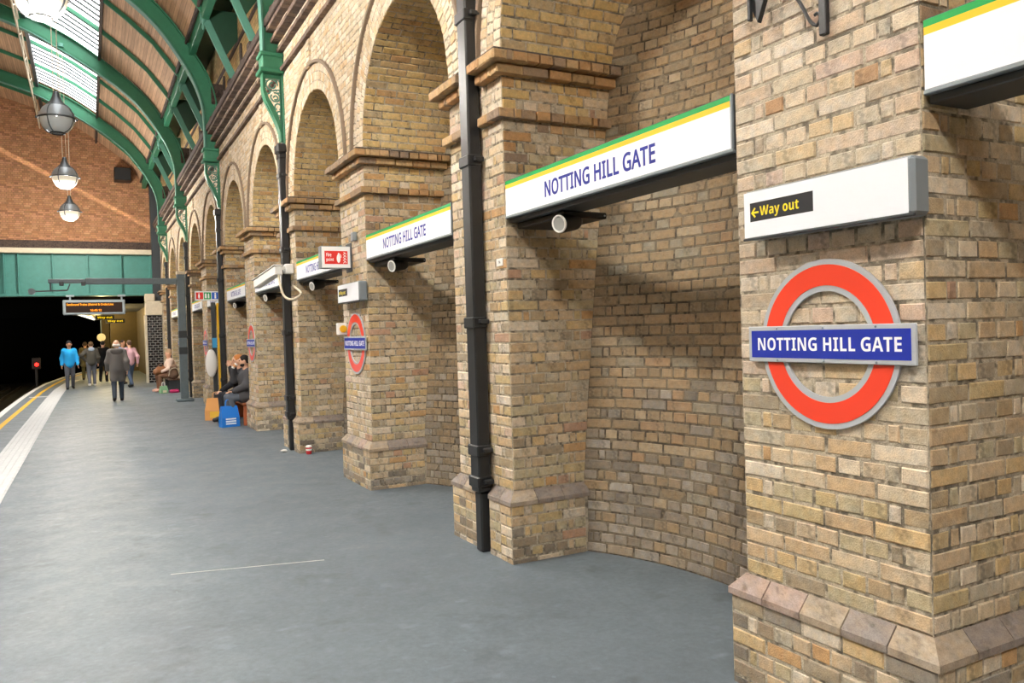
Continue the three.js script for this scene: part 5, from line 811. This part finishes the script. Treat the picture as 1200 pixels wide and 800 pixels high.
carrier('bright blue carrier bag on the floor before the bearded person', sided('#1573d0', 0.45), 2.36, 16.2, 0.34, 0.2, 0.40, 0.15, mat('#1b7fe0', 0.5), (o, hw, hd, h) => { for (const y of [0.05, 0.095, 0.14]) part(o, 'printed_line', pbox(-hw * 0.55, hw * 0.6, y, y + 0.028, -hd - 0.003, -hd - 0.0005, 0), mat('#dfe9f5', 0.6), 'white lettering band'); });
// the seated woman in a beanie farther on
{
  const o = thing('bench', 'far bench under the person in a beanie', 'bench'); for (let i = 0; i < 3; i++) part(o, 'slat', pbox(2.26 + i * 0.13, 2.37 + i * 0.13, 0.40, 0.44, 28.0, 29.8, 0.008), mat('#5a3d2a', 0.6)); for (const s of [28.1, 29.6]) part(o, 'support', pbox(2.28, 2.62, 0, 0.4, s, s + 0.07, 0.008), M.postDark);
  person({ label: 'person in a beige beanie and pale jacket sitting on the far bench', x: 2.42, s: 28.6, y: 0.02, turn: TRACK + 0.1, skin: skinPale, joints: seated({ head: v3(0, 1.25, 0.09) }), top: '#e0c7b6', topName: 'jacket', bulk: 0.035, legs: '#7d5a44', shoes: mat('#d8a695', 0.7), hair: mat('#b69c7c', 0.9), hairName: 'beanie' });
  const b = thing('handbag', 'brown handbag on the lap of the person in a beanie', 'bag', [2.08, 0.58, -28.5], 0.3); part(b, 'body', surface([capsule(v3(-0.14, 0.1, 0), v3(0.14, 0.12, 0), 0.11, 0.1), capsule(v3(-0.1, 0.22, 0), v3(0.1, 0.22, 0), 0.05, 0.05)], 0.05, 0.02), mat('#8a5a36', 0.6)); part(b, 'strap', tube([v3(-0.12, 0.24, 0), v3(0, 0.36, 0), v3(0.12, 0.24, 0)], 0.012, 6, 14), mat('#7b4d2d', 0.6));
  const c = thing('backpack', 'dark brown backpack with a pale strap beside the person in a beanie', 'bag', [2.44, 0.44, -28.15], 0); part(c, 'body', surface([capsule(v3(0, 0.14, 0), v3(0, 0.34, 0), 0.15, 0.12)], 0.03, 0.02), cloth('#6e5645')); part(c, 'strap', tube([v3(-0.17, 0.1, 0.1), v3(-0.1, 0.32, 0.14), v3(0.08, 0.34, 0.14), v3(0.16, 0.12, 0.1)], 0.014, 6, 16), M.cream);
  carrier('small green and white bag on the floor below the person in a beanie', sided('#86b68c'), 2.1, 28.0, 0.24, 0.14, 0.24, 0.3, M.white, (q, hw, hd, h) => part(q, 'print', pbox(-hw * 0.4, hw * 0.6, h * 0.1, h * 0.4, -hd - 0.003, -hd - 0.0005, 0), mat('#e8e4c4', 0.7)));
  const d = thing('pouch', 'pink pouch lying on the floor beside the green bag', 'bag', [2.42, 0, -27.85], 0); part(d, 'body', surface([capsule(v3(-0.09, 0.06, 0), v3(0.09, 0.055, 0), 0.06, 0.05)], 0.03, 0.016), mat('#d0336f', 0.6)); part(d, 'flap', pbox(-0.11, 0.1, 0.085, 0.118, -0.045, 0.045, 0.01), mat('#b92a60', 0.6));
}
// litter
{
  const c = thing('paper_cup', 'red and white paper cup standing on the floor by a pier', 'cup', [2.76, 0, -11.56]); part(c, 'body', new THREE.LatheGeometry([[0, 0], [0.036, 0], [0.045, 0.10], [0.042, 0.1], [0.034, 0.006], [0, 0.006]].map((p) => new THREE.Vector2(...p)), 18), mat('#d8242a', 0.5)); part(c, 'band', new THREE.LatheGeometry([[0.0415, 0.05], [0.0445, 0.078]].map((p) => new THREE.Vector2(...p)), 18), M.white, 'white band'); part(c, 'lid', new THREE.LatheGeometry([[0.046, 0.098], [0.047, 0.108], [0.04, 0.112], [0.036, 0.125], [0, 0.125]].map((p) => new THREE.Vector2(...p)), 18), M.white, 'white lid');
  const n = thing('paper_scrap', 'crumpled white paper scrap by the foot of the second pipe', 'litter', [2.50, 0, -12.0]); const g = new THREE.IcosahedronGeometry(0.045, 1); const p = g.attributes.position, r = rng(5); for (let i = 0; i < p.count; i++) p.setXYZ(i, p.getX(i) * (0.8 + 0.5 * r()), p.getY(i) * 0.5 + 0.02, p.getZ(i) * (0.8 + 0.5 * r())); g.computeVertexNormals(); part(n, 'scrap', g, M.white);
}

renderer.render(scene, camera);
